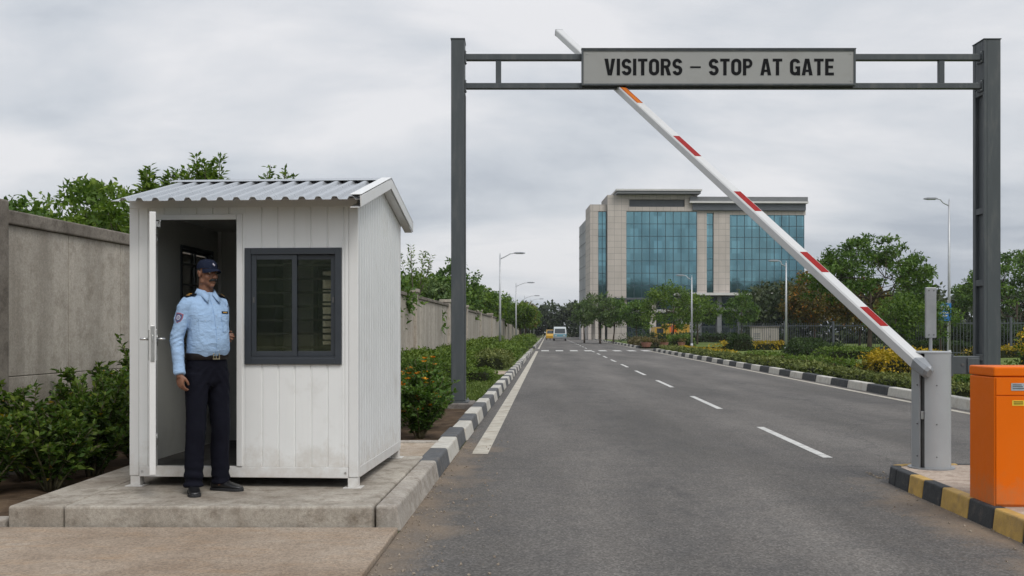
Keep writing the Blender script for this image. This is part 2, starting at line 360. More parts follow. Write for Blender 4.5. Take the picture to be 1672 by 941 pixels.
def make_curtain():
    m, nt, b, out = new_mat('tinted_curtain_glass')
    v = coords(nt, 'Object')
    n = noise(nt, coords(nt, 'Object', (0.5, 0.5, 0.25)), 0.35, 4, 0.6)
    col = ramp(nt, n, [(0.35, (0.105, 0.215, 0.255)), (0.65, (0.145, 0.275, 0.31))])
    sn = N(nt, 'ShaderNodeVectorMath', operation='SNAP'); L(nt, coords(nt, 'Object', loc=(0.05, 0, -0.04)), sn.inputs[0]); sn.inputs[1].default_value = (1.35, 50.0, 2.11)
    wn = nt.nodes.new('ShaderNodeTexWhiteNoise'); L(nt, sn.outputs[0], wn.inputs['Vector'])
    col = mixc(nt, 1.0, col, ramp(nt, wn.outputs['Value'], [(0.0, 0.80), (0.85, 1.05), (0.97, 1.3)]), 'MULTIPLY')
    L(nt, col, b.inputs['Base Color']); b.inputs['Metallic'].default_value = 1.0; b.inputs['Roughness'].default_value = 0.06
    bp = N(nt, 'ShaderNodeBump', Strength=0.012, Distance=0.3); L(nt, noise(nt, v, 0.5, 2), bp.inputs['Height']); L(nt, bp.outputs[0], b.inputs['Normal'])
    return m
M['curtain'] = make_curtain()
M['mullion'] = pmat('dark_mullion', (0.025, 0.055, 0.07), 0.1, 4, 0.5)
M['dark_glass'] = pmat('dark_ground_floor_glass', (0.035, 0.06, 0.07), 0.4, 0.4, 0.1, 0.7)
M['grey_clad'] = pmat('grey_cladding', (0.16, 0.165, 0.17), 0.1, 0.8, 0.6)
M['dark_clad'] = pmat('dark_cladding', (0.075, 0.085, 0.095), 0.12, 0.8, 0.55)
M['pale_clad'] = pmat('pale_trim', (0.55, 0.54, 0.52), 0.06, 1, 0.6)
M['side_clad'] = pmat('pale_side_panels', (0.36, 0.365, 0.37), 0.1, 0.6, 0.6)
M['booth_glass'] = clear_glass('booth_window_glass', (0.76, 0.76, 0.71), 0.045)
M['clear_pane'] = clear_glass('clear_window_glass', (0.92, 0.93, 0.90), -0.03)
# --- foliage
M['lf_shrub'] = leafmat('shrub_leaves', (0.022, 0.052, 0.011), (0.064, 0.120, 0.021), (0.173, 0.233, 0.039), 0.28, 0.38, fleck=(0.40, 0.26, 0.03))
M['lf_flower'] = leafmat('flower_bush_leaves', (0.029, 0.063, 0.013), (0.064, 0.128, 0.023), (0.143, 0.224, 0.046), 0.25, 0.42)
M['lf_hedge'] = leafmat('hedge_leaves', (0.041, 0.079, 0.015), (0.094, 0.151, 0.025), (0.193, 0.259, 0.050), 0.25, 0.5)
M['lf_lowhedge'] = leafmat('low_hedge_leaves', (0.053, 0.077, 0.024), (0.125, 0.152, 0.045), (0.238, 0.251, 0.079), 0.2, 0.55)
M['lf_brownhedge'] = leafmat('brownish_hedge_leaves', (0.06, 0.046, 0.028), (0.125, 0.098, 0.05), (0.19, 0.17, 0.07), 0.2, 0.55)
M['lf_darkhedge'] = leafmat('dark_hedge_leaves', (0.018, 0.036, 0.012), (0.039, 0.068, 0.021), (0.075, 0.112, 0.033), 0.2, 0.5)
M['lf_yellow'] = leafmat('golden_hedge_leaves', (0.14, 0.13, 0.018), (0.38, 0.28, 0.022), (0.60, 0.38, 0.03), 0.25, 0.5)
M['lf_tree'] = leafmat('tree_leaves', (0.043, 0.089, 0.020), (0.092, 0.164, 0.034), (0.193, 0.284, 0.060), 0.3, 0.5)
M['lf_bright'] = leafmat('bright_tree_leaves', (0.045, 0.088, 0.018), (0.113, 0.185, 0.032), (0.226, 0.305, 0.057), 0.35, 0.5)
M['lf_olive'] = leafmat('brown_tinged_leaves', (0.064, 0.064, 0.023), (0.129, 0.113, 0.034), (0.230, 0.172, 0.043), 0.25, 0.55, fleck=(0.36, 0.15, 0.02))
M['lf_dull'] = leafmat('dull_tree_leaves', (0.054, 0.095, 0.032), (0.105, 0.161, 0.055), (0.191, 0.250, 0.092), 0.25, 0.55)
M['lf_far'] = leafmat('far_wood_leaves', (0.032, 0.048, 0.023), (0.057, 0.078, 0.037), (0.098, 0.115, 0.057), 0.2, 0.6)
M['blossom'] = leafmat('orange_petals', (0.55, 0.13, 0.01), (0.70, 0.26, 0.02), (0.75, 0.42, 0.04), 0.3, 0.5)
# ================================================================== SETTING
def sheet(name, poly, z, mat, sub=0):
    mb = MB(); mb.add([(p[0], p[1], z) for p in poly], [tuple(range(len(poly)))])
    return structure(mb.build(name, mat))
def rsheet(name, l0, l1, s0, s1, z, mat):
    return sheet(name, [RD(l0, s0), RD(l1, s0), RD(l1, s1), RD(l0, s1)], z, mat)

sheet('ground', [(-900, -900), (900, -900), (900, 900), (-900, 900)], -0.012, M['earth'])
rsheet('road', -1.06, 7.56, -12, 330, 0.0, M['asphalt'])
# cross street by the zebra crossing
rsheet('road', 7.56, 90, 74, 82, -0.004, M['asphalt'])

# painted lines
mb = MB()
def strip(mb, l0, l1, s0, s1, z=0.004):
    mb.add([RD(l0, s0, z), RD(l1, s0, z), RD(l1, s1, z), RD(l0, s1, z)], [(0, 1, 2, 3)])
strip(mb, -0.89, -0.70, 11.55, 71); strip(mb, -0.85, -0.70, 80, 300)
structure(mb.build('road_marking', M['line_paint']))
mb = MB(); strip(mb, 7.22, 7.36, -4, 71); strip(mb, 7.22, 7.36, 84, 300)
structure(mb.build('road_marking', M['line_paint']))
mb = MB()
s = 11.35
while s < 200:
    if not (68 < s < 78): strip(mb, 3.10, 3.21, s, s + 3.6)
    s += 7.05
structure(mb.build('road_marking', M['dash_paint']))
mb = MB()
l = -0.5
while l < 7.2: strip(mb, l, l + 0.55, 71.2, 74.6); l += 1.05
structure(mb.build('road_marking', M['dash_paint']))

# kerbs: blocks cast one after another, painted in turn
def kerb_run(name, l_front, sgn, s0, s1, blk, mats, height=0.17, width=0.2, first=0, z0=-0.02, gap=0.008, rng=random.Random(3)):
    mb = MB(); k = first; s = s0
    while s < s1 - 0.05:
        e = min(s + blk, s1); a, b = s + gap / 2, e - gap / 2
        h = height + rng.uniform(-0.012, 0.012); j = rng.uniform(-0.014, 0.012)
        lf, lt, lb = l_front + j, l_front + sgn * 0.035 + j, l_front + sgn * (width + 0.03) + j
        P = [RD(lf, a, z0), RD(lb, a, z0), RD(lb, a, h), RD(lt, a, h), RD(lf, b, z0), RD(lb, b, z0), RD(lb, b, h), RD(lt, b, h)]
        mb.add(P, [(0, 1, 2, 3), (7, 6, 5, 4), (0, 4, 5, 1), (1, 5, 6, 2), (2, 6, 7, 3), (3, 7, 4, 0)], k % len(mats))
        s = e; k += 1
    return structure(mb.build(name, mats, bevel=0.022, seg=3))
kerb_run('kerb', -1.06, -1, 9.65, 72, 1.13, [M['grey_paint'], M['white_paint']])
kerb_run('kerb', -1.06, -1, 82, 200, 2.2, [M['grey_paint'], M['white_paint']])
kerb_run('kerb', 7.56, 1, -3, 72, 1.5, [M['black_paint'], M['white_paint']], height=0.19, first=1)
kerb_run('kerb', 7.56, 1, 84, 200, 2.2, [M['black_paint'], M['white_paint']], height=0.19)
kerb_run('kerb', -1.055, -1, 7.12, 9.645, 2.6, [M['kerb_raw']], height=0.182, width=0.16)

# platform under the booth, and the slab in front of it
def slab(name, poly, z0, z1, mat, bevel=0.02):
    mb = MB(); mb.prism(poly, z0, z1); return structure(mb.build(name, mat, bevel=bevel, seg=3))
kx = lambda s, l=-1.255: RD(l, s)[0]
slab('platform', [(-3.205, 7.115), (kx(7.1), 7.10), (kx(10.0), 10.0), (-3.205, 10.0)], -0.02, 0.18, M['platform'])
slab('platform', [(-3.61, 7.125), (-3.213, 7.117), (-3.213, 10.0), (-3.58, 10.0)], -0.02, 0.179, M['platform'])
slab('platform', [(-2.3, 10.01), (kx(10.01), 10.01), (kx(11.3), 11.3), (-2.3, 11.3)], -0.02, 0.160, M['path'])
slab('kerb', [(-2.3, 11.305), (kx(11.305), 11.305), (kx(11.45), 11.45), (-2.3, 11.45)], -0.02, 0.178, M['kerb_raw'])
slab('kerb', [(-6.0, 7.14), (-3.63, 7.125), (-3.62, 7.26), (-6.0, 7.28)], -0.02, 0.085, M['kerb_raw'])
slab('pavement', [(-9.5, -4.0), (RD(-1.07, -4)[0], -4.0), (RD(-1.07, 7.09)[0], 7.085), (-9.5, 7.13)], -0.10, 0.035, M['apron'], 0.012)

# beds and lawns
rng = random.Random(5)
def rough_bed(name, l0, l1, s0, s1, z, mat, nx=14, ny=40, amp=0.03, world=False):
    V, F = [], []
    for j in range(ny + 1):
        for i in range(nx + 1):
            l = l0 + (l1 - l0) * i / nx; s = s0 + (s1 - s0) * j / ny
            p = (l, s) if world else RD(l, s)[:2]
            V.append((p[0], p[1], z + amp * mnoise.noise((p[0] * 2.1, p[1] * 2.1, 0)) + amp * 0.5 * mnoise.noise((p[0] * 7, p[1] * 7, 3))))
    for j in range(ny):
        for i in range(nx):
            a = j * (nx + 1) + i; F.append((a, a + 1, a + nx + 2, a + nx + 1))
    mb = MB(); mb.add(V, F); o = mb.build(name, mat, smooth=True); return structure(o)
rough_bed('soil', -6.2, -3.6, 7.25, 12.5, 0.03, M['soil'], 26, 50, 0.04, world=True)
rough_bed('soil', -5.2, -1.27, 11.46, 19.0, 0.05, M['soil'], 30, 60, 0.035)
rough_bed('lawn', -5.2, -1.27, 19.0, 30.3, 0.085, M['grass'], 20, 40, 0.02)
rsheet('path', -4.6, -1.27, 30.3, 33.2, 0.11, M['path'])
rough_bed('lawn', -5.2, -1.27, 33.2, 72, 0.09, M['grass'], 14, 60, 0.02)
rough_bed('lawn', -5.4, -1.27, 82, 200, 0.09, M['grass'], 6, 60, 0.02)
rough_bed('lawn', 7.78, 26, 0, 72, 0.11, M['grass'], 40, 90, 0.025)
rough_bed('lawn', 7.78, 60, 84, 150, 0.11, M['grass'], 20, 40, 0.02)
rsheet('lawn', 26.01, 70, 20, 72, 0.08, M['grass'])
# traffic island with its rounded nose, black and yellow kerb
isl_top = [(3.21, 9.0)]
nose_c, nose_r = (3.92, 9.30), 0.73
def nose(r, n=18, ry=0.44):
    out = []
    for k in range(n + 1):
        a = R(180 - 180 * k / n); c_, s_ = math.cos(a), math.sin(a)
        out.append((nose_c[0] + r * math.copysign(abs(c_) ** 0.55, c_), nose_c[1] + r / 0.73 * ry * max(0.0, s_) ** 0.55))
    return out
pts = nose(nose_r)
inner = [(3.31, 1.0)] + [(3.31, 9.29)] + nose(nose_r - 0.11)[1:-1] + [(4.53, 9.29), (4.53, 1.0)]
mb = MB(); mb.prism([RD(*p)[:2] for p in inner], -0.02, 0.150); structure(mb.build('pavement', M['island']))
mb = MB()
def cut_path(path, step, start=0.0):
    """resample a polyline at every `step` metres, keeping its corners"""
    d = [0.0]
    for a, b in zip(path, path[1:]): d.append(d[-1] + math.dist(a, b))
    def at(t):
        for i in range(len(d) - 1):
            if t <= d[i + 1] + 1e-9:
                u = (t - d[i]) / max(1e-9, d[i + 1] - d[i]); return (path[i][0] + (path[i + 1][0] - path[i][0]) * u, path[i][1] + (path[i + 1][1] - path[i][1]) * u)
        return path[-1]
    return d, at
# sides as straight blocks, nose as short wedges
edges = []
b = 9.0; k = 0; seq = [0.0]
marks = [9.30, 8.97, 8.64, 8.24, 7.72, 7.29, 6.84, 6.37, 5.9, 5.45, 5.0, 4.5, 4.0, 3.5, 3.0, 2.5, 2.0, 1.5, 1.0]
def wedge(mb, q0, q1, i0, i1, m, h=0.158):
    P = [RD(*q0, -0.02), RD(*q1, -0.02), RD(*q1, h), RD(*q0, h), RD(*i0, -0.02), RD(*i1, -0.02), RD(*i1, h), RD(*i0, h)]
    q = [Vector(p) for p in P]
    for t in (2, 3): q[t] = q[t] + (q[t + 4] - q[t]) * 0.18
    mb.add(q, [(0, 1, 2, 3), (5, 4, 7, 6), (3, 2, 6, 7), (0, 3, 7, 4), (1, 5, 6, 2), (0, 4, 5, 1)], m)
for side in (0, 1):
    xo, xi = (3.19, 3.305) if side == 0 else (4.65, 4.535)
    for k in range(len(marks) - 1):
        a, c = marks[k] - 0.004, marks[k + 1] + 0.004
        if k == 0: a = 9.30
        wedge(mb, (xo, a), (xo, c), (xi, a), (xi, c), (k + 0) % 2)
nz = [(3.19, 9.305)] + pts[1:-1] + [(4.65, 9.305)]
ni = [(3.305, 9.295)] + nose(nose_r - 0.113)[1:-1] + [(4.535, 9.295)]
for k in range(len(nz) - 1):
    wedge(mb, nz[k], nz[k + 1], ni[k], ni[k + 1], (0 if k < 3 else (1 if k < 9 else (0 if k < 14 else 1))))
structure(mb.build('kerb', [M['black_paint'], M['yellow_paint']], bevel=0.012, seg=2))

# loose grit where the road meets the kerbs
def grit(name, spots, n, rng, mat):
    mb = MB()
    for k in range(n):
        l0, l1, s0, s1 = rng.choice(spots)
        s = rng.uniform(s0, s1); l = l0 + (l1 - l0) * rng.random() ** 2
        x, y, _ = RD(l, s); r = rng.choice([0.004, 0.005, 0.006, 0.008, 0.011, 0.015])
        rot = Euler((rng.uniform(0, 6), rng.uniform(0, 6), rng.uniform(0, 6))).to_matrix()
        c = Vector((x, y, 0.3 * r))
        P = [(1, 0, 0), (-1, 0, 0), (0, 0.8, 0), (0, -0.8, 0), (0, 0, 0.65), (0, 0, -0.65)]
        P = [c + rot @ (Vector(p) * r * rng.uniform(0.7, 1.25)) for p in P]
        mb.add(P, [(0, 2, 4), (2, 1, 4), (1, 3, 4), (3, 0, 4), (2, 0, 5), (1, 2, 5), (3, 1, 5), (0, 3, 5)])
    o = mb.build(name, mat); return tag(o, 'loose sandy grit scattered along the kerb foot and island edge', 'gravel', kind='stuff')
M['grit'] = pmat('grit_stone', (0.26, 0.215, 0.165), 0.4, 30, 0.9, kind='World')
grit('gravel', [(-1.05, -0.5, 4, 13), (-1.05, -0.75, 4, 12), (3.18, 2.7, 4.5, 9.2), (3.2, 4.6, 9.75, 10.2), (-1.04, -0.3, 5, 9)], 900, random.Random(8), M['grit'])

# ================================================================== FOLIAGE
def leaf_arrays(pos, d, up, L_, W_, fold=0.18, droop=0.12):
    d = d / np.linalg.norm(d, axis=1, keepdims=True)
    side = np.cross(d, up); side /= (np.linalg.norm(side, axis=1, keepdims=True) + 1e-6)
    nrm = np.cross(side, d)
    L_ = L_[:, None]; W_ = W_[:, None]
    base = pos
    m1 = pos + d * L_ * 0.45 + side * W_ * 0.5 + nrm * W_ * fold
    m2 = pos + d * L_ * 0.45 - side * W_ * 0.5 + nrm * W_ * fold
    tip = pos + d * L_ - nrm * L_ * droop
    return np.stack([base, m1, tip, m2], axis=1)          # (n,4,3)

def leaf_object(name, quads, tint, mats, parent=None, matidx=None):
    n = len(quads); me = bpy.data.meshes.new(name)
    me.vertices.add(n * 4); me.vertices.foreach_set('co', quads.reshape(-1).astype(np.float32))
    me.loops.add(n * 4); me.loops.foreach_set('vertex_index', np.arange(n * 4, dtype=np.int32))
    me.polygons.add(n); me.polygons.foreach_set('loop_start', np.arange(0, n * 4, 4, dtype=np.int32))
    me.polygons.foreach_set('loop_total', np.full(n, 4, dtype=np.int32))
    mats = mats if isinstance(mats, (list, tuple)) else [mats]
    for m in mats: me.materials.append(m)
    if matidx is not None: me.polygons.foreach_set('material_index', matidx.astype(np.int32))
    a = me.attributes.new('tint', 'FLOAT', 'POINT'); a.data.foreach_set('value', np.repeat(tint, 4).astype(np.float32))
    me.update(calc_edges=True); me.validate()
    o = bpy.data.objects.new(name, me); COL.objects.link(o)
    if parent is not None: o.parent = parent
    return o

def rand_dirs(rs, n, up=0.3):
    d = rs.normal(size=(n, 3)); d[:, 2] += up
    return d / np.linalg.norm(d, axis=1, keepdims=True)

def clusters_to_leaves(rs, centers, radii, per, leaf, aspect=0.5, up=0.3, flat=0.7, tint0=None, outward=0.6):
    """leaves gathered in clumps round the given centres"""
    n = len(centers); idx = np.repeat(np.arange(n), per)
    off = rs.normal(size=(n * per, 3)); off /= np.linalg.norm(off, axis=1, keepdims=True) + 1e-6
    off *= (rs.random((n * per, 1)) ** 0.5); off[:, 2] *= flat
    pos = centers[idx] + off * radii[idx][:, None]
    d = rand_dirs(rs, n * per, up) + off * outward
    upv = rand_dirs(rs, n * per, 1.6)
    L_ = leaf * rs.uniform(0.65, 1.3, n * per)
    ct = rs.uniform(-0.22, 0.22, n) if tint0 is None else tint0
    tint = np.clip(0.48 + ct[idx] + rs.normal(0, 0.15, n * per), 0, 1)
    return leaf_arrays(pos, d, upv, L_, L_ * aspect), tint

def branch(mb, p0, p1, r0, r1, sag=0.0, rng=None, n=5, seg=4, mat=0):
    p0, p1 = Vector(p0), Vector(p1); pts, rad = [], []
    w = (p1 - p0).length * 0.07
    for k in range(seg + 1):
        t = k / seg; p = p0.lerp(p1, t) + Vector((0, 0, sag * math.sin(math.pi * t)))
        if 0 < k < seg and rng: p += Vector((rng.uniform(-w, w), rng.uniform(-w, w), rng.uniform(-w, w)))
        pts.append(p); rad.append(r0 + (r1 - r0) * t)
    mb.tube(pts, rad, n, mat); return pts

def make_tree(name, label, cat, seed, h, trunk_h, rx, shape, leafm, leaf=0.2, nclus=90, per=60, clus=0.45, barkm='bark', trunk_r=None, loc=(0, 0, 0), group=None, lean=0.03):
    """trunk with limbs and twigs, clumps of leaves at the twig ends with gaps between"""
    rs = np.random.RandomState(seed); rng = random.Random(seed)
    root = thing(name, label, cat, loc, 0, group)
    tr = trunk_r or max(0.05, h * 0.018)
    ch = h - trunk_h
    cc = np.array([0, 0, trunk_h + ch * 0.52])
    cen = []
    tries = 0
    lobes = rs.normal(size=(9, 3)); lobes /= np.linalg.norm(lobes, axis=1, keepdims=True)
    while len(cen) < nclus and tries < nclus * 30:
        tries += 1
        if shape == 'umbrella':
            r = math.sqrt(rs.random()); a = rs.random() * 6.283
            x, y = rx * r * math.cos(a), rx * r * math.sin(a)
            top = h - clus * 0.6 - ch * 0.50 * r ** 2.0
            z = top - (abs(rs.normal()) * ch * 0.08 if rs.random() < 0.6 else ch * (0.26 + 0.06 * rs.normal()))
            if z < trunk_h * 0.85: continue
        elif shape == 'round':
            v = rs.normal(size=3); v /= np.linalg.norm(v); rr = 0.45 + 0.55 * rs.random() ** 0.5
            k = 1 + 0.22 * max(0, float(np.max(lobes @ v)) - 0.75) / 0.25 - 0.16
            x, y, z = v[0] * rx * rr * k, v[1] * rx * rr * k, cc[2] + v[2] * ch * 0.5 * rr * k
        else:   # 'open': few airy clumps in an upright crown
            t = rs.random(); a = rs.random() * 6.283; rr = rx * (0.25 + 0.75 * math.sin(math.pi * (0.15 + 0.75 * t))) * rs.random() ** 0.5
            x, y, z = rr * math.cos(a), rr * math.sin(a), trunk_h + ch * t
        if any((x - c[0]) ** 2 + (y - c[1]) ** 2 + (z - c[2]) ** 2 < (clus * 0.42) ** 2 for c in cen): continue
        cen.append((x, y, z))
    cen = np.array(cen)
    mb = MB()
    bend = Vector((rng.uniform(-1, 1), rng.uniform(-1, 1), 0)) * h * lean
    topz = trunk_h + ch * (0.30 if shape == 'umbrella' else 0.55)
    tp = [Vector((0, 0, -0.15)), Vector((0, 0, trunk_h * 0.3)) + bend * 0.2, Vector((0, 0, trunk_h * 0.7)) + bend * 0.7, Vector((0, 0, trunk_h)) + bend, Vector((0, 0, topz)) + bend * 1.2]
    mb.tube(tp, [tr * 1.35, tr, tr * 0.85, tr * 0.75, tr * 0.35], 8)
    # limbs: group clusters by direction, one limb per group, a twig per cluster
    nl = 7 if shape == 'umbrella' else 6
    ang = np.arctan2(cen[:, 1], cen[:, 0]); order = np.argsort(ang); groups = np.array_split(order, nl)
    for g in groups:
        if len(g) == 0: continue
        m = cen[g].mean(axis=0); st = tp[2].lerp(tp[4], rng.uniform(0.15, 0.9))
        end = Vector(m) * 0.85 + st * 0.15; end.z = (m[2] * 0.75 + st.z * 0.25)
        pts = branch(mb, st, end, tr * 0.45, tr * 0.16, -0.1 * (end - st).length, rng, 6, 5)
        for i in g:
            c = Vector(cen[i]); q = min(pts, key=lambda p: (p - c).length * (1.0 + 0.3 * (p.z > c.z)))
            branch(mb, q, c, tr * 0.14, tr * 0.04, 0, rng, 4, 3)
    mb.build('trunk', M[barkm], root, smooth=True)
    rad = clus * rs.uniform(0.65, 1.35, len(cen))
    q, t = clusters_to_leaves(rs, cen, rad, per, leaf, 0.48, 0.15, 0.42 if shape == 'umbrella' else 0.8)
    t = np.minimum(t, 0.93)
    if leafm == 'lf_olive': t[rs.random(len(t)) < 0.09] = 1.0
    leaf_object('crown', q, t, M[leafm], root)
    return root

def make_shoot_tree(name, label, seed, h, nshoot, spread, leafm, leaf=0.09, loc=(0, 0, 0), group=None, low=0.45, spacing=0.06, barkm='stem'):
    """young tree: slender rising shoots set with leaves on both sides"""
    rs = np.random.RandomState(seed); rng = random.Random(seed)
    root = thing(name, label, 'young tree', loc, 0, group)
    mb = MB(); P, D, LL = [], [], []
    mb.tube([(0, 0, -0.1), (0.02, 0, h * 0.25), (0.0, 0.02, h * low)], [0.035, 0.028, 0.02], 6)
    for k in range(nshoot):
        a = rng.uniform(0, 6.283); z0 = h * rng.uniform(low * 0.5, low); r = spread * rng.uniform(0.25, 1.0) ; hh = h * (1.0 if k == 0 else rng.uniform(0.86, 0.985))
        if k == 0: r *= 0.2
        p0 = Vector((0, 0, z0)); p3 = Vector((r * math.cos(a), r * math.sin(a), hh)); p1 = p0 + Vector((r * 0.55 * math.cos(a), r * 0.55 * math.sin(a), (hh - z0) * 0.3)); p2 = p1.lerp(p3, 0.6)
        pts = [(p0 * (1 - t) ** 3 + p1 * 3 * t * (1 - t) ** 2 + p2 * 3 * t * t * (1 - t) + p3 * t ** 3) for t in [i / 9 for i in range(10)]]
        mb.tube(pts, [0.014 * (1 - 0.8 * i / 9) + 0.002 for i in range(10)], 5)
        ln = (p3 - p0).length; nn = int(ln / spacing); side = 1
        for i in range(nn):
            t = 0.25 + 0.75 * i / nn; p = p0 * (1 - t) ** 3 + p1 * 3 * t * (1 - t) ** 2 + p2 * 3 * t * t * (1 - t) + p3 * t ** 3
            ta = (p3 - p0).normalized(); b_ = Vector((rng.uniform(-1, 1), rng.uniform(-1, 1), 0)).normalized()
            for s_ in (1, -1):
                # a short twig with several leaflets
                tw = (b_ * s_ + ta * 0.55 + Vector((0, 0, 0.1))).normalized(); m = rng.choice([2, 3, 4]); tl = leaf * 1.3 * (1.15 - 0.75 * t)
                for j in range(m):
                    q = p + tw * tl * (j + 0.6) / m
                    P.append(q); D.append(tw + Vector((rng.uniform(-0.7, 0.7), rng.uniform(-0.7, 0.7), rng.uniform(-0.35, 0.3)))); LL.append(leaf * rng.uniform(0.6, 1.1) * (1.1 - 0.4 * t))
    mb.build('trunk', M[barkm], root, smooth=True)
    P = np.array([tuple(p) for p in P]); D = np.array([tuple(p) for p in D]); LL = np.array(LL)
    q = leaf_arrays(P, D, rand_dirs(rs, len(P), 1.8), LL, LL * 0.42)
    leaf_object('crown', q, np.clip(0.5 + rs.normal(0, 0.2, len(P)), 0, 1), M[leafm], root)
    return root

def make_shrub(name, label, seed, h, rx, ry, leafm, leaf=0.07, nst=26, spacing=0.035, loc=(0, 0, 0), group=None, flowers=0, rz=0.0, fl_col='blossom'):
    """shrub: many arching stems, whorls of pointed leaves along the upper two thirds"""
    rs = np.random.RandomState(seed); rng = random.Random(seed)
    root = thing(name, label, 'shrub', loc, rz, group)
    mb = MB(); P, D, LL, T, tips = [], [], [], [], []
    for k in range(nst):
        a = rng.uniform(0, 6.283); r = rng.uniform(0.15, 1.0) ** 0.7
        ex, ey = rx * r * math.cos(a), ry * r * math.sin(a); hh = h * (1 - 0.45 * r * r) * rng.uniform(0.72, 1.08)
        p0 = Vector((ex * 0.12, ey * 0.12, 0.0)); p3 = Vector((ex, ey, hh)); p1 = Vector((ex * 0.35, ey * 0.35, hh * 0.5))
        pts = [p0.lerp(p1, t).lerp(p1.lerp(p3, t), t) for t in [i / 7 for i in range(8)]]
        mb.tube(pts, [0.010 * (1 - 0.75 * i / 7) + 0.002 for i in range(8)], 5); tips.append(p3)
        for side in range(rng.choice([4, 5, 6])):      # side twigs
            t0 = rng.uniform(0.3, 0.95); q0 = p0.lerp(p1, t0).lerp(p1.lerp(p3, t0), t0)
            dv = Vector((rng.uniform(-1, 1), rng.uniform(-1, 1), rng.uniform(0.1, 1.0))).normalized() * h * rng.uniform(0.12, 0.26)
            q1 = q0 + dv; mb.tube([q0, q1], [0.004, 0.0015], 4); tips.append(q1)
            m = max(3, int(dv.length / spacing))
            for i in range(m):
                q = q0.lerp(q1, (i + 0.7) / m)
                for j in range(3):
                    P.append(q); D.append(dv.normalized() * 0.7 + Vector((rng.uniform(-1, 1), rng.uniform(-1, 1), rng.uniform(-0.45, 0.6)))); LL.append(leaf * rng.uniform(0.6, 1.25)); T.append(0.50 + 0.28 * (i / m) - 0.1)
        m = int((p3 - p0).length / spacing)
        for i in range(m):
            t = 0.22 + 0.78 * i / m; q = p0.lerp(p1, t).lerp(p1.lerp(p3, t), t); ta = (p3 - p1).normalized()
            for j in range(3):
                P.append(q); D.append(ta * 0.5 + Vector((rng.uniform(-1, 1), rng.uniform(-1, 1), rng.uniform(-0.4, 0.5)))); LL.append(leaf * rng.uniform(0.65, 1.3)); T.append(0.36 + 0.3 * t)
    mb.build('stems', M['stem'], root, smooth=True)
    P = np.array([tuple(p) for p in P]); D = np.array([tuple(p) for p in D]); LL = np.array(LL); T = np.array(T)
    q = leaf_arrays(P, D, rand_dirs(rs, len(P), 1.6), LL, LL * 0.46)
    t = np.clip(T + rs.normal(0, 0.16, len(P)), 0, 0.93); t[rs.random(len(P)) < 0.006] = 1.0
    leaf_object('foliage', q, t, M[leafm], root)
    if flowers:
        P, D, LL = [], [], []
        for k in range(flowers):
            p = rng.choice(tips) + Vector((rng.uniform(-0.03, 0.03), rng.uniform(-0.03, 0.03), rng.uniform(0.0, 0.05)))
            for j in range(7):
                P.append(tuple(p)); a = j * 0.9; D.append((math.cos(a), math.sin(a), rng.uniform(0.2, 0.9))); LL.append(rng.uniform(0.040, 0.066))
        P = np.array(P); D = np.array(D); LL = np.array(LL)
        leaf_object('blossoms', leaf_arrays(P, D, rand_dirs(rs, len(P), 1.5), LL, LL * 0.6), rs.uniform(0, 1, len(P)), M[fl_col], root)
    return root

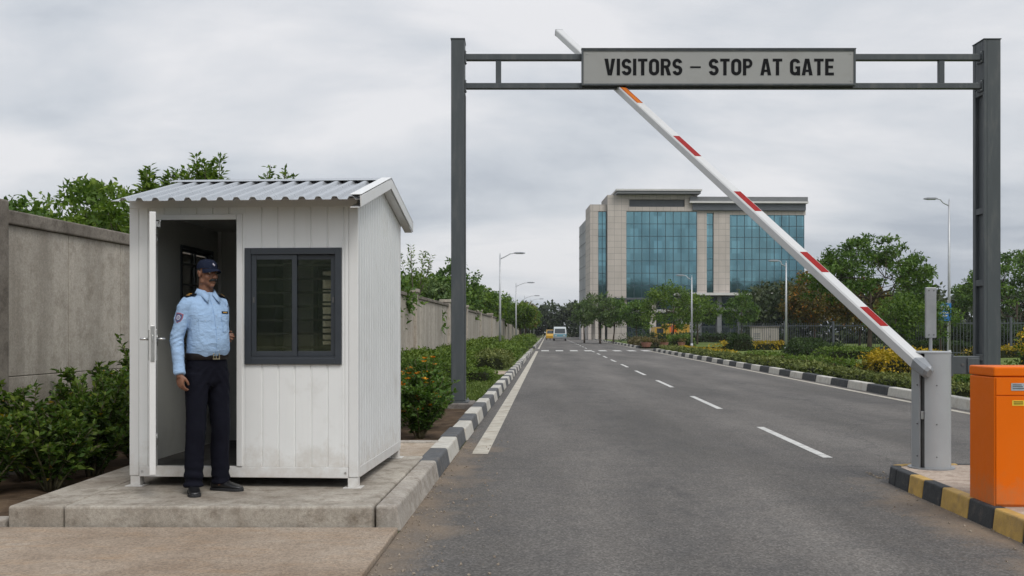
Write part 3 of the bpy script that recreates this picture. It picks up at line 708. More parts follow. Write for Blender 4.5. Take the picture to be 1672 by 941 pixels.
def make_hedge(name, label, cat, seed, l0, l1, s0, s1, h, leafm, leaf=0.06, dens=900, z0=0.1, group=None, lumpy=0.12, topm=None, core='soil', blossoms=0, gold=0.72):
    """clipped or loose hedge: leaves over a lumpy bank with a twiggy core"""
    rs = np.random.RandomState(seed)
    cl, cs = (l0 + l1) / 2, (s0 + s1) / 2; W, Ln = (l1 - l0), (s1 - s0)
    o = RD(cl, cs, z0); root = thing(name, label, cat, o, -A, group)
    area = Ln * (W + 2 * h) + 2 * W * h
    n = int(area * dens)
    # sample on top, sides and ends
    u = rs.random(n) * area; x = rs.uniform(-W / 2, W / 2, n); y = rs.uniform(-Ln / 2, Ln / 2, n); z = np.full(n, h)
    sd = (u > Ln * W) & (u < Ln * (W + 2 * h)); x[sd] = np.where(rs.random(sd.sum()) < 0.5, -W / 2, W / 2); z[sd] = rs.uniform(0, h, sd.sum())
    en = u >= Ln * (W + 2 * h); y[en] = np.where(rs.random(en.sum()) < 0.5, -Ln / 2, Ln / 2); z[en] = rs.uniform(0, h, en.sum())
    lump = np.array([mnoise.noise((a * 1.7 + seed, b * 1.3, c * 1.7)) + 0.5 * mnoise.noise((a * 4.1 + seed, b * 4.1, c * 4)) for a, b, c in zip(x, y, z)])
    k = 1 + lumpy * 2.2 * lump
    sq = 1 - 0.22 * (np.clip(z / h, 0, 1)) ** 3     # rounded shoulders
    edge = np.maximum(np.abs(x) / (W / 2), np.abs(y) / (Ln / 2)) 
    pos = np.stack([x * sq * np.clip(k, 0.6, 1.3), y * np.where(en, np.clip(k, 0.9, 1.1), 1.0), z * np.clip(k, 0.55, 1.4) - 0.12 * h * np.clip(edge - 0.8, 0, 1) * 3 * (z > 0.8 * h)], axis=1)
    pos *= (1 - 0.22 * rs.random((n, 1)) ** 2 * np.array([[1, 0.02, 1]]))
    d = rand_dirs(rs, n, 0.5); d[:, 0] += np.where(sd, np.sign(x) * 0.8, 0)
    L_ = leaf * rs.uniform(0.6, 1.4, n)
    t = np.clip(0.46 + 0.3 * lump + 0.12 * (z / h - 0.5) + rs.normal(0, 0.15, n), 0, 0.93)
    mi = np.zeros(n)
    mats = [M[leafm]]
    if topm: mats.append(M[topm]); mi = ((z + rs.normal(0, 0.18 * h, n)) > gold * h).astype(int)
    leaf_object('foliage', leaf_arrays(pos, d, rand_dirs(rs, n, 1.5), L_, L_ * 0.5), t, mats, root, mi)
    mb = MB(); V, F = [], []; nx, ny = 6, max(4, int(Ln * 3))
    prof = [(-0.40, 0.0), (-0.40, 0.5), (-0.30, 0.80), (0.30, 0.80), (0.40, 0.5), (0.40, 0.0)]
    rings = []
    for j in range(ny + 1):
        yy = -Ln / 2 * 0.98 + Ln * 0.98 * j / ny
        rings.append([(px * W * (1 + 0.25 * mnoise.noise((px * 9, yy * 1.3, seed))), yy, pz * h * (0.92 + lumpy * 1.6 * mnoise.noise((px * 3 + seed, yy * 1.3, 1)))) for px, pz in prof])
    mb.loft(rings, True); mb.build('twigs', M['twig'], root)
    return root
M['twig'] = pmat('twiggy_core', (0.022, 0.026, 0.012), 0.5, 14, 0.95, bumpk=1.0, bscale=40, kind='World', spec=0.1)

def far_wood(name, label, seed, x0, x1, y0, y1, h0, h1, n, leafm, leaf=0.5, per=36, clus=1.2, z0=0.0):
    rs = np.random.RandomState(seed)
    u = rs.random(n); x = x0 + (x1 - x0) * u; y = y0 + (y1 - y0) * u + rs.uniform(-4, 4, n)
    top = np.array([h0 + (h1 - h0) * (0.5 + 0.5 * mnoise.noise((a * 0.09 + seed, 0, 0)) + 0.35 * mnoise.noise((a * 0.31, seed, 0))) for a in x])
    z = z0 + top * (0.04 + 0.96 * rs.random(n) ** 0.95)
    c = np.stack([x, y, z], axis=1)
    q, t = clusters_to_leaves(rs, c, clus * rs.uniform(0.6, 1.3, n), per, leaf, 0.6, 0.2, 0.8)
    o = leaf_object(name, q, t, M[leafm]); return tag(o, label, 'woodland', kind='stuff')

# short turf on the near lawn left of the road, and on the right verge
def turf(name, label, regions, n, seed, hgt=0.05):
    rs = np.random.RandomState(seed); P = []
    tot = sum((a[1] - a[0]) * (a[3] - a[2]) for a in regions)
    for a in regions:
        m = int(n * (a[1] - a[0]) * (a[3] - a[2]) / tot)
        l = rs.uniform(a[0], a[1], m); s = a[2] + (a[3] - a[2]) * rs.random(m) ** 1.5
        P.append(np.stack([l * CA + s * SA, -l * SA + s * CA, np.full(m, a[4])], axis=1))
    P = np.concatenate(P); n = len(P); d = rand_dirs(rs, n, 1.6); L_ = hgt * rs.uniform(0.5, 1.4, n)
    o = leaf_object(name, leaf_arrays(P, d, rand_dirs(rs, n, 0.2), L_, L_ * 0.28), np.clip(rs.normal(0.5, 0.22, n), 0, 1), M['blade'])
    return tag(o, label, 'grass', kind='stuff')
turf('grass', 'short mown green grass on the verges beside both kerbs', [(-4.2, -1.3, 18.5, 30.2, 0.075), (7.8, 13, 14, 40, 0.10)], 60000, 4, 0.07)
# ================================================================== GUARD BOOTH
W, D = 1.86, 1.95
booth = thing('guard_booth', 'white ribbed metal guard booth with corrugated roof and open door, on the concrete platform', 'guard booth', (-3.083, 8.033, 0.18), R(-3.5))
ZB, ZT, ZE, ZR = 0.165, 2.315, 2.285, 2.565      # wall foot, wall head, eave, ridge
def eave(y): return ZT - 0.02 + (ZR - ZT - 0.02) * (1 - abs(y - D / 2) / (D / 2))
def groove_profile(a, b, pitch, off=0.0, g=0.010, dpt=0.008):
    out = [(a, 0.0)]; k = math.ceil((a - off) / pitch)
    while off + k * pitch < b - g:
        c = off + k * pitch
        if c > a + g: out += [(c - g / 2 - 0.004, 0.0), (c - g / 2 + 0.001, dpt), (c + g / 2 - 0.001, dpt), (c + g / 2 + 0.004, 0.0)]
        k += 1
    return out + [(b, 0.0)]
def panel_x(mb, a, b, z0, z1, y0, th, sgn, pitch=0.133, off=0.02):
    """panel in the xz plane whose grooved face is at y0; sgn=-1 faces the front"""
    pr = groove_profile(a, b, pitch, off)
    P = [(x, y0 - sgn * d) for x, d in pr] + [(b, y0 - sgn * th), (a, y0 - sgn * th)]
    mb.prism(P, z0, z1)
def panel_y(mb, a, b, z0, ztop, x0, th, sgn, pitch=0.098, off=0.0):
    pr = groove_profile(a, b, pitch, off, 0.008, 0.007)
    n = len(pr) + 2
    P = [(x0 - sgn * d, y) for y, d in pr] + [(x0 - sgn * th, b), (x0 - sgn * th, a)]
    V = [(p[0], p[1], z0) for p in P] + [(p[0], p[1], ztop(p[1])) for p in P]
    F = [tuple(range(n - 1, -1, -1)), tuple(range(n, 2 * n))] + [(i, (i + 1) % n, n + (i + 1) % n, n + i) for i in range(n)]
    mb.add(V, F)
DX0, DX1, DZ0, DZ1 = 0.205, 0.880, 0.178, 2.145
WX0, WX1, WZ0, WZ1 = 0.947, 1.732, 0.985, 1.915
mb = MB()                                           # front wall round its openings
c0, c1 = 0.075, W - 0.075
panel_x(mb, c0, DX0, ZB, ZT, 0, 0.05, -1); panel_x(mb, DX0 + .001, DX1 - .001, DZ1, ZT, 0, 0.05, -1)
panel_x(mb, DX1, WX0, ZB, ZT, 0, 0.05, -1); panel_x(mb, WX0 + .001, WX1 - .001, WZ1, ZT, 0, 0.05, -1)
panel_x(mb, WX0 + .001, WX1 - .001, ZB, WZ0, 0, 0.05, -1); panel_x(mb, WX1, c1, ZB, ZT, 0, 0.05, -1)
mb.build('front_wall', M['booth'], booth)
mb = MB(); panel_y(mb, 0.075, D - 0.075, ZB, eave, W, 0.045, 1); o = mb.build('side_wall', M['booth'], booth)
LY0, LY1, LZ0, LZ1 = 0.92, 1.72, 0.95, 2.03
mb = MB(); flat = lambda v: (lambda y: v)
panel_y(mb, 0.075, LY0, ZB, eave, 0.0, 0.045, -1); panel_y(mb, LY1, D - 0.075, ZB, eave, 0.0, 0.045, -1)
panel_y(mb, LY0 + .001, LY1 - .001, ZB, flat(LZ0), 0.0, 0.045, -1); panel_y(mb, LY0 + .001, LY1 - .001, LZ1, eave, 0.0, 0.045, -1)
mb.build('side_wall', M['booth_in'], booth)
BX0, BX1, BZ0, BZ1 = 1.0, 1.66, 1.02, 1.93
mb = MB()
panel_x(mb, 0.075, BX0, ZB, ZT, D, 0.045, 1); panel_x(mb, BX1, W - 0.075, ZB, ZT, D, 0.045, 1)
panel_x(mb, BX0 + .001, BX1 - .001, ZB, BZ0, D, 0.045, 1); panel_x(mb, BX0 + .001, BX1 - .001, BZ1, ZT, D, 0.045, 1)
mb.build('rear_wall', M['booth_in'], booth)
for x, y in ((0, 0), (W, 0), (0, D), (W, D)):       # corner posts with their feet
    sx, sy = (1 if x == 0 else -1), (1 if y == 0 else -1)
    mb = MB(); mb.box2((x - sx * 0.004, y - sy * 0.004, 0.085), (x + sx * 0.074, y + sy * 0.074, ZT - 0.01)); mb.build('corner_post', M['trim'], booth, bevel=0.006)
    mb = MB(); mb.box2((x + sx * 0.002, y + sy * 0.002, 0.008), (x + sx * 0.082, y + sy * 0.082, 0.083)); mb.box2((x - sx * 0.03, y - sy * 0.035, 0.0), (x + sx * 0.115, y + sy * 0.11, 0.0075)); mb.build('foot', M['trim'], booth, bevel=0.003)
mb = MB()
mb.box2((0.076, -0.002, 0.078), (W - 0.076, 0.05, ZB - 0.001)); mb.box2((0.076, D - 0.05, 0.078), (W - 0.076, D + 0.002, ZB - 0.001))
mb.box2((-0.002, 0.076, 0.078), (0.05, D - 0.076, ZB - 0.001)); mb.box2((W - 0.05, 0.076, 0.078), (W + 0.003, D - 0.076, ZB - 0.001))
mb.build('base_rail', M['trim'], booth, bevel=0.004)
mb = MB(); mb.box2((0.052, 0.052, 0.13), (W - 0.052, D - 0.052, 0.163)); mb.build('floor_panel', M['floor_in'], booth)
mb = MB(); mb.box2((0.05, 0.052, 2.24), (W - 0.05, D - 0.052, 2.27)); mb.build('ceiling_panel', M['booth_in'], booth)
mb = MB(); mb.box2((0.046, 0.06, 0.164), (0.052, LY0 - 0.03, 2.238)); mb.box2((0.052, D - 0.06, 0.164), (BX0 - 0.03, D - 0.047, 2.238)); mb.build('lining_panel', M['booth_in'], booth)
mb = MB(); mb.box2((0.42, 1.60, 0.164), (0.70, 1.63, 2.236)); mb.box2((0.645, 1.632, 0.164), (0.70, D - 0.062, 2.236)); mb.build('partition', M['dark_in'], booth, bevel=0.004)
# eave board under the front edge of the roof
mb = MB(); mb.box2((0.0, -0.012, ZT - 0.075), (W, -0.0045, ZT - 0.005)); mb.build('eave_trim', M['trim'], booth, bevel=0.002)

def corrugated(mb, x0, x1, p0, p1, pitch=0.128, hgt=0.024, th=0.004):
    """trapezoid sheet from the eave point p0 up to the ridge point p1 (y, z)"""
    prof = []; x = x0
    while x < x1 - 0.01:
        for dx, hz in ((0, 0), (0.066, 0), (0.078, hgt * 0.85), (0.086, hgt), (0.106, hgt), (0.114, hgt * 0.85)):
            if x + dx <= x1: prof.append((x + dx, hz))
        x += pitch
    prof.append((x1, 0))
    ny, nz = -(p1[1] - p0[1]), (p1[0] - p0[0]); ln = math.hypot(ny, nz); ny, nz = ny / ln, nz / ln
    if nz < 0: ny, nz = -ny, -nz
    rings = []
    top0 = [(x, p0[0] + ny * h, p0[1] + nz * h) for x, h in prof]; top1 = [(x, p1[0] + ny * h, p1[1] + nz * h) for x, h in prof]
    bot0 = [(x, p0[0] + ny * (h - th), p0[1] + nz * (h - th)) for x, h in prof]; bot1 = [(x, p1[0] + ny * (h - th), p1[1] + nz * (h - th)) for x, h in prof]
    n = len(prof); V = top0 + top1 + bot0 + bot1; F = []
    for i in range(n - 1):
        F += [(i, i + 1, n + i + 1, n + i), (2 * n + i + 1, 2 * n + i, 3 * n + i, 3 * n + i + 1), (i + 1, i, 2 * n + i, 2 * n + i + 1), (n + i, n + i + 1, 3 * n + i + 1, 3 * n + i)]
    F += [(0, n, 3 * n, 2 * n), (n - 1, 3 * n - 1, 4 * n - 1, 2 * n - 1)]
    mb.add(V, F)
mb = MB()
rx0, rx1 = -0.015, W + 0.085
ef, er = (-0.30, 2.262), (D + 0.24, 2.315)
rd = (D / 2, ZR + 0.02)
corrugated(mb, rx0, rx1, ef, (rd[0] - 0.004, rd[1])); corrugated(mb, rx0, rx1, er, (rd[0] + 0.004, rd[1]))
roof = mb.build('roof', M['roof'], booth)
mb = MB()
for p in (ef, er):
    q = 0.14 / math.dist(p, rd); e = (rd[0] + (p[0] - rd[0]) * q, rd[1] + (p[1] - rd[1]) * q)
    mb.bar((rx0 - 0.01, (e[0] + rd[0]) / 2, (e[1] + rd[1]) / 2 + 0.030), (rx1 + 0.01, (e[0] + rd[0]) / 2, (e[1] + rd[1]) / 2 + 0.030), 0.15, 0.003, up=(0, -(e[1] - rd[1]) * (1 if e[0] > rd[0] else -1), abs(e[0] - rd[0])))
mb.build('ridge_cap', M['roof'], roof)
# rake trims on both gables: a face board and a turned-over lip
for x, sg in ((rx1 + 0.002, 1),):
    mb = MB()
    for p in (ef, er):
        a = (x, p[0], p[1] - 0.018); b = (x, rd[0], rd[1] - 0.018)
        mb.bar(a, b, 0.010, 0.085); mb.bar((x - sg * 0.04, p[0], p[1] + 0.036), (x - sg * 0.04, rd[0], rd[1] + 0.036), 0.09, 0.005)
    mb.build('rake_trim', M['trim'], roof, bevel=0.002)
mb = MB()                                           # soffit strip closing the right gable
for x in (rx1 - 0.045,):
    for p in (ef, er): mb.bar((x, p[0] + 0.01, p[1] - 0.062), (x, rd[0], rd[1] - 0.062), 0.075, 0.006)
mb.build('soffit', M['trim'], roof)

# door frame, door, lever handles
mb = MB()
mb.box2((DX0 - 0.045, -0.008, ZB + 0.002), (DX0 + 0.002, 0.052, DZ1 + 0.045)); mb.box2((DX1 - 0.002, -0.010, ZB + 0.002), (DX1 + 0.045, 0.052, DZ1 + 0.045))
mb.box2((DX0 + 0.003, -0.009, DZ1), (DX1 - 0.003, 0.051, DZ1 + 0.044))
mb.build('door_frame', M['trim'], booth, bevel=0.004)
door = MB(); dl, dt = 0.655, 0.045
door.box2((0, -dt, 0), (dl, 0, DZ1 - DZ0 - 0.012))
door = door.build('door', M['trim'], booth, bevel=0.004); door.location = (DX0 + 0.018, -0.012, DZ0 + 0.004)
door.rotation_euler = (0, 0, R(-67.2))
hz = 1.01
mb = MB()
mb.box2((dl - 0.0005, -dt + 0.008, hz - 0.17), (dl + 0.004, -0.008, hz + 0.10)); mb.box2((dl + 0.004, -dt + 0.016, hz - 0.02), (dl + 0.016, -0.016, hz + 0.03))
mb.box2((dl - 0.075, 0.0, hz - 0.16), (dl - 0.03, 0.008, hz + 0.07)); mb.box2((dl - 0.075, -dt - 0.008, hz - 0.16), (dl - 0.03, -dt, hz + 0.07))
mb.build('lock_plate', M['steel'], door, bevel=0.002)
for sg, y in ((1, 0.008), (-1, -dt - 0.008)):
    mb = MB(); mb.tube([(dl - 0.05, y, hz), (dl - 0.05, y + sg * 0.055, hz)], 0.010, 10); mb.tube([(dl - 0.05, y + sg * 0.050, hz), (dl - 0.10, y + sg * 0.052, hz), (dl - 0.165, y + sg * 0.048, hz - 0.004)], [0.010, 0.0095, 0.008], 10)
    mb.build('handle', M['steel'], door, smooth=True)
mb = MB(); zt = DZ1 - DZ0 - 0.05
mb.tube([(0.16, 0.012, zt), (0.36, 0.03, zt + 0.004)], 0.006, 6); mb.box2((0.10, 0.0, zt - 0.03), (0.22, 0.03, zt + 0.012)); mb.build('door_stay', M['steel'], door)
for z in (0.2, 1.0, 1.8):
    mb = MB(); mb.tube([(0.0, 0.004, z - 0.05), (0.0, 0.004, z + 0.05)], 0.009, 8); mb.build('hinge', M['steel'], door, smooth=True)

# windows: frame, two sliding sashes, panes, bars on the inside
def frame_bars(mb, x0, x1, z0, z1, w, y0, y1):
    mb.box2((x0, y0, z0), (x0 + w, y1, z1)); mb.box2((x1 - w, y0, z0), (x1, y1, z1))
    mb.box2((x0 + w, y0 + .001, z0), (x1 - w, y1 - .001, z0 + w)); mb.box2((x0 + w, y0 + .001, z1 - w), (x1 - w, y1 - .001, z1))
def make_window(x0, x1, z0, z1, parent, bars=7, fw=0.052, rot=None, loc=None, glass='booth_glass', sw=0.040):
    mb = MB(); frame_bars(mb, x0, x1, z0, z1, fw, -0.022, 0.055)
    f = mb.build('window', M['anthracite'], parent, bevel=0.003)
    mb = MB(); mb.box2((x0 + fw, -0.014, z0 + fw), (x1 - fw, 0.05, z0 + fw + 0.012)); mb.build('track', M['anthracite'], f)
    mid = (x0 + x1) / 2
    for k, (a, b, y) in enumerate(((x0 + fw + .001, mid + 0.03, 0.0), (mid - 0.02, x1 - fw - .001, 0.021))):
        mb = MB(); frame_bars(mb, a, b, z0 + fw + 0.013, z1 - fw - .001, sw, y - 0.009, y + 0.009)
        sa = mb.build('sash', M['anthracite'], f, bevel=0.002)
        mb = MB(); mb.box2((a + 0.038, y - 0.002, z0 + fw + 0.05), (b - 0.038, y + 0.002, z1 - fw - 0.039)); mb.build('pane', M[glass], f)
        zc = (z0 + z1) / 2 + 0.05; xc = b - 0.02 if k == 1 else a + 0.02
        mb = MB(); mb.box2((xc - 0.007, y - 0.016, zc - 0.022), (xc + 0.007, y - 0.009, zc + 0.022)); mb.build('catch', M['black_metal'], f)
    mb = MB()
    for k in range(bars):
        z = z0 + fw + (z1 - z0 - 2 * fw) * (k + 0.75) / (bars + 0.5); mb.box2((x0 + fw, 0.036, z - 0.009), (x1 - fw, 0.050, z + 0.009))
    mb.build('bars', M['black_metal'], f)
    if rot is not None: f.rotation_euler = (0, 0, rot)
    if loc is not None: f.location = loc
    return f
make_window(WX0, WX1, WZ0, WZ1, booth)
make_window(-(BX1 - BX0) / 2, (BX1 - BX0) / 2, BZ0, BZ1, booth, 6, 0.045, math.pi, ((BX0 + BX1) / 2, D - 0.0, 0))
make_window(-(LY1 - LY0) / 2, (LY1 - LY0) / 2, LZ0, LZ1, booth, 5, 0.032, -math.pi / 2, (0.0, (LY0 + LY1) / 2, 0), 'clear_pane', 0.024)
for x in (0.10, W - 0.10):
    mb = MB(); mb.tube([(x, -0.006, 0.12), (x, 0.0, 0.12)], 0.009, 8); mb.build('bolt', M['steel'], booth)

# ================================================================== GANTRY AND SIGN
GY = 17.9; GS = GY / 1625.0
gantry = thing('entrance_gantry', 'dark grey steel height gantry spanning the road on two tall posts', 'gantry', (-0.97, GY, 0.0))
GX0, GX1 = -0.97, 8.63
def gx(x): return x - GX0
ztop = 6.68
# left post: box column with a sheet cap
mb = MB(); mb.box2((gx(-1.095), -0.02, 0.17), (gx(-0.855), 0.40, ztop)); p = mb.build('post', M['gantry'], gantry, bevel=0.012)
mb = MB(); mb.box2((gx(-1.105), -0.03, ztop), (gx(-0.845), 0.41, ztop + 0.018)); mb.build('cap', M['gantry'], p, bevel=0.004)
mb = MB(); mb.box2((gx(-0.853), 0.06, 0.2), (gx(-0.840), 0.32, 5.72)); mb.build('cover_strip', M['gantry'], p, bevel=0.003)
mb = MB(); mb.box2((gx(-1.17), -0.10, 0.145), (gx(-0.78), 0.48, 0.168)); mb.build('base_plate', M['gantry'], p, bevel=0.004)
# right post: deep column, its left side recessed between flanges and stiffeners
mb = MB()
x0, x1 = gx(8.49), gx(8.79)
mb.box2((x0 + 0.055, 0.0, 0.17), (x1, 0.44, ztop)); mb.box2((x0, 0.0, 0.17), (x0 + 0.054, 0.055, ztop)); mb.box2((x0, 0.335, 0.17), (x0 + 0.054, 0.44, ztop))
for z in (5.70, 3.55, 2.25, 0.9): mb.box2((x0 + 0.004, 0.056, z), (x0 + 0.054, 0.334, z + 0.11))
mb.box2((x0 + 0.003, 0.056, 5.95), (x0 + 0.054, 0.334, ztop - 0.002))
p = mb.build('post', M['gantry'], gantry, bevel=0.006)
mb = MB(); mb.box2((x0 - 0.01, -0.012, ztop), (x1 + 0.012, 0.452, ztop + 0.018)); mb.build('cap', M['gantry'], p, bevel=0.004)
mb = MB(); mb.box2((x0 - 0.08, -0.08, 0.145), (x1 + 0.08, 0.52, 0.168)); mb.build('base_plate', M['gantry'], p, bevel=0.004)
for za, zb in ((6.330, 6.440), (5.815, 5.915)):
    mb = MB(); mb.box2((gx(-0.854), 0.07, za), (gx(8.489), 0.19, zb)); mb.build('beam', M['gantry'], gantry, bevel=0.008)
for xc in (-0.245, 7.77):
    mb = MB(); mb.box2((gx(xc - 0.05), 0.085, 5.916), (gx(xc + 0.05), 0.175, 6.329)); mb.build('strut', M['gantry'], gantry, bevel=0.006)
for za, zb in ((6.330, 6.440), (5.815, 5.915)):
    for x, sg in ((-0.852, 1), (8.487, -1)):
        mb = MB(); mb.box2((gx(x), 0.03, za - 0.05), (gx(x + sg * 0.018), 0.23, zb + 0.05)); fp = mb.build('flange_plate', M['gantry'], gantry, bevel=0.003)
        for y in (0.05, 0.21):
            for z in (za - 0.03, zb + 0.03): mb = MB(); mb.tube([(gx(x + sg * 0.018), y, z), (gx(x + sg * 0.032), y, z)], 0.010, 6); mb.build('bolt', M['barrier_plate'], fp)
for x, z in ((-0.975, 0), (8.64, 0)):
    mb = MB(); mb.box2((gx(x - 0.30), -0.25, -0.05), (gx(x + 0.30), 0.62, 0.144)); mb.build('footing', M['plinth'], gantry, bevel=0.02)
    for a in (-0.16, 0.16):
        for b in (-0.06, 0.44): mb = MB(); mb.tube([(gx(x + a), b, 0.168), (gx(x + a), b, 0.20)], 0.016, 6); mb.build('anchor_bolt', M['barrier_plate'], gantry)

sgn = thing('gate_sign', 'wide grey sign board reading VISITORS - STOP AT GATE, fixed to the gantry beams', 'sign', (3.71, GY - 0.03, 6.168))
SW, SH = 4.92, 0.655
mb = MB(); mb.box2((-SW / 2 + 0.03, 0.0, -SH / 2 + 0.03), (SW / 2 - 0.03, 0.06, SH / 2 - 0.03)); mb.build('panel', M['sign'], sgn)
mb = MB(); frame_bars(mb, -SW / 2, SW / 2, -SH / 2, SH / 2, 0.034, -0.018, 0.085); mb.box2((-SW / 2 - 0.006, -0.028, SH / 2 - 0.002), (SW / 2 + 0.006, 0.09, SH / 2 + 0.014)); mb.build('frame', M['gantry'], sgn, bevel=0.004)
for x in (-SW / 2 + 0.09, SW / 2 - 0.09):
    for z in (-0.24, 0.24): mb = MB(); mb.tube([(x, -0.008, z), (x, 0.001, z)], 0.010, 8); mb.build('rivet', M['barrier_plate'], sgn)
# lettering: bold condensed capitals drawn as strokes (unit cap height)
def stroke(mb, pts, t, y0, th, ox, sc):
    pts = [Vector((p[0], p[1], 0)) for p in pts]; Lf, Rt = [], []
    for i, p in enumerate(pts):
        d0 = (p - pts[i - 1]).normalized() if i > 0 else None; d1 = (pts[i + 1] - p).normalized() if i < len(pts) - 1 else None
        d = ((d0 or d1) + (d1 or d0)).normalized(); nn = Vector((-d.y, d.x, 0)); k = 1.0
        if d0 and d1: k = 1 / max(0.35, nn.dot(Vector((-d0.y, d0.x, 0))))
        Lf.append(p + nn * t / 2 * k); Rt.append(p - nn * t / 2 * k)
    n = len(pts); V = []
    for y in (y0, y0 - th):
        V += [(ox + p.x * sc[0], y, p.y * sc[1]) for p in Lf] + [(ox + p.x * sc[0], y, p.y * sc[1]) for p in Rt]
    F = []
    for i in range(n - 1):
        F += [(i, i + 1, n + i + 1, n + i), (2 * n + i, 3 * n + i, 3 * n + i + 1, 2 * n + i + 1), (i, 2 * n + i, 2 * n + i + 1, i + 1), (n + i, n + i + 1, 3 * n + i + 1, 3 * n + i)]
    F += [(0, n, 3 * n, 2 * n), (n - 1, 3 * n - 1, 4 * n - 1, 2 * n - 1)]
    mb.add(V, F)
def poly(mb, pts, y0, th, ox, sc):
    n = len(pts); V = [(ox + p[0] * sc[0], y0, p[1] * sc[1]) for p in pts] + [(ox + p[0] * sc[0], y0 - th, p[1] * sc[1]) for p in pts]
    mb.add(V, [tuple(range(n)), tuple(range(2 * n - 1, n - 1, -1))] + [(i, n + i, n + (i + 1) % n, (i + 1) % n) for i in range(n)])
def arc(cx, cy, rx, ry, a0, a1, n=14): return [(cx + rx * math.cos(R(a0 + (a1 - a0) * k / n)), cy + ry * math.sin(R(a0 + (a1 - a0) * k / n))) for k in range(n + 1)]
T = 0.185
WID = {'I': 0.19, 'V': 0.60, 'S': 0.55, 'T': 0.53, 'O': 0.57, 'R': 0.57, 'P': 0.54, 'A': 0.61, 'G': 0.57, 'E': 0.49, '-': 0.62, ' ': 0.26}
def glyph(mb, ch, ox, sc, y0, th):
    w = WID[ch]; r = (w - T) / 2; q = lambda *p: poly(mb, p, y0, th, ox, sc); s_ = lambda pts, e=0: stroke(mb, pts, T, y0, th + e, ox, sc)
    if ch == 'I': q((0, 0), (T, 0), (T, 1), (0, 1))
    elif ch == '-': q((0.02, 0.44), (w - 0.02, 0.44), (w - 0.02, 0.54), (0.02, 0.54))
    elif ch == 'V': q((0, 1), (0.205, 1), (w / 2, 0.30), (w - 0.205, 1), (w, 1), (w / 2 + 0.115, 0), (w / 2 - 0.115, 0))
    elif ch == 'A':
        q((0, 0), (0.195, 0), (w / 2, 0.74), (w - 0.195, 0), (w, 0), (w / 2 + 0.12, 1), (w / 2 - 0.12, 1))
        f = lambda z: (w / 2 - 0.195) * z / 0.74 + 0.195
        poly(mb, [(f(0.20) - 0.01, 0.20), (w - f(0.20) + 0.01, 0.20), (w - f(0.34) + 0.01, 0.34), (f(0.34) - 0.01, 0.34)], y0, th - 0.001, ox, sc)
    elif ch == 'T': q((w / 2 - T / 2, 0), (w / 2 + T / 2, 0), (w / 2 + T / 2, 0.835), (w, 0.835), (w, 1), (0, 1), (0, 0.835), (w / 2 - T / 2, 0.835))
    elif ch == 'E': q((0, 0), (w, 0), (w, 0.165), (T, 0.165), (T, 0.425), (w - 0.05, 0.425), (w - 0.05, 0.58), (T, 0.58), (T, 0.835), (w - 0.01, 0.835), (w - 0.01, 1), (0, 1))
    elif ch == 'O':
        p = arc(w / 2, 1 - T / 2 - r, r, r, 0, 180) + arc(w / 2, T / 2 + r, r, r, 180, 360); p.append(p[0]); s_(p)
    elif ch == 'S':
        ry = (1 - T) / 4; s_(arc(w / 2, 1 - T / 2 - ry, r, ry, 12, 262, 20) + arc(w / 2, T / 2 + ry, r, ry, 82, -168, 20))
    elif ch == 'G':
        p = arc(w / 2, 1 - T / 2 - r, r, r, 8, 180) + arc(w / 2, T / 2 + r, r, r, 180, 350); s_(p)
        poly(mb, [(w / 2 + 0.02, 0.40), (w - T, 0.40), (w - T, 0.0), (w, 0.0), (w, 0.54), (w / 2 + 0.02, 0.54)], y0, th + 0.001, ox, sc)
    elif ch in 'PR':
        q((0, 0), (T, 0), (T, 1), (0, 1)); ry = 0.20 if ch == 'R' else 0.205; cy = 1 - 0.08 - ry
        stroke(mb, [(T * 0.6, 1 - 0.08)] + arc(w - T / 2 - ry * 0.8, cy, ry * 0.8, ry, 90, -90, 14) + [(T * 0.6, 1 - 0.08 - 2 * ry)], 0.16, y0, th + 0.001, ox, sc)
        if ch == 'R': poly(mb, [(w * 0.42, 0.46), (w * 0.78, 0.46), (w + 0.01, 0.0), (w - 0.20, 0.0)], y0, th - 0.001, ox, sc)
text = 'VISITORS - STOP AT GATE'
def advance(t): return sum(WID[c] + 0.085 for c in t) - 0.085
capz = 0.298; tw = 4.12; sx = tw / advance(text)
mb = MB(); ox = 0.0
for ch in text:
    if ch != ' ': glyph(mb, ch, -tw / 2 + 0.01 + ox * sx, (sx, capz), -0.0015, 0.004)
    ox += WID[ch] + 0.085
lt = mb.build('lettering', M['letter'], sgn); lt.location = (0, 0, -capz / 2 + 0.005)

# ================================================================== BOOM BARRIER
BX, BY, BZ = 3.93, 9.33, 0.15
bar = thing('boom_barrier', 'grey cylindrical boom barrier on the traffic island with its red and white arm raised', 'boom barrier', (BX, BY, BZ))
rc, hc = 0.172, 1.075
def arcp(a0, a1, r, n=30): return [(r * math.cos(R(a0 + (a1 - a0) * k / n)), r * math.sin(R(a0 + (a1 - a0) * k / n))) for k in range(n + 1)]
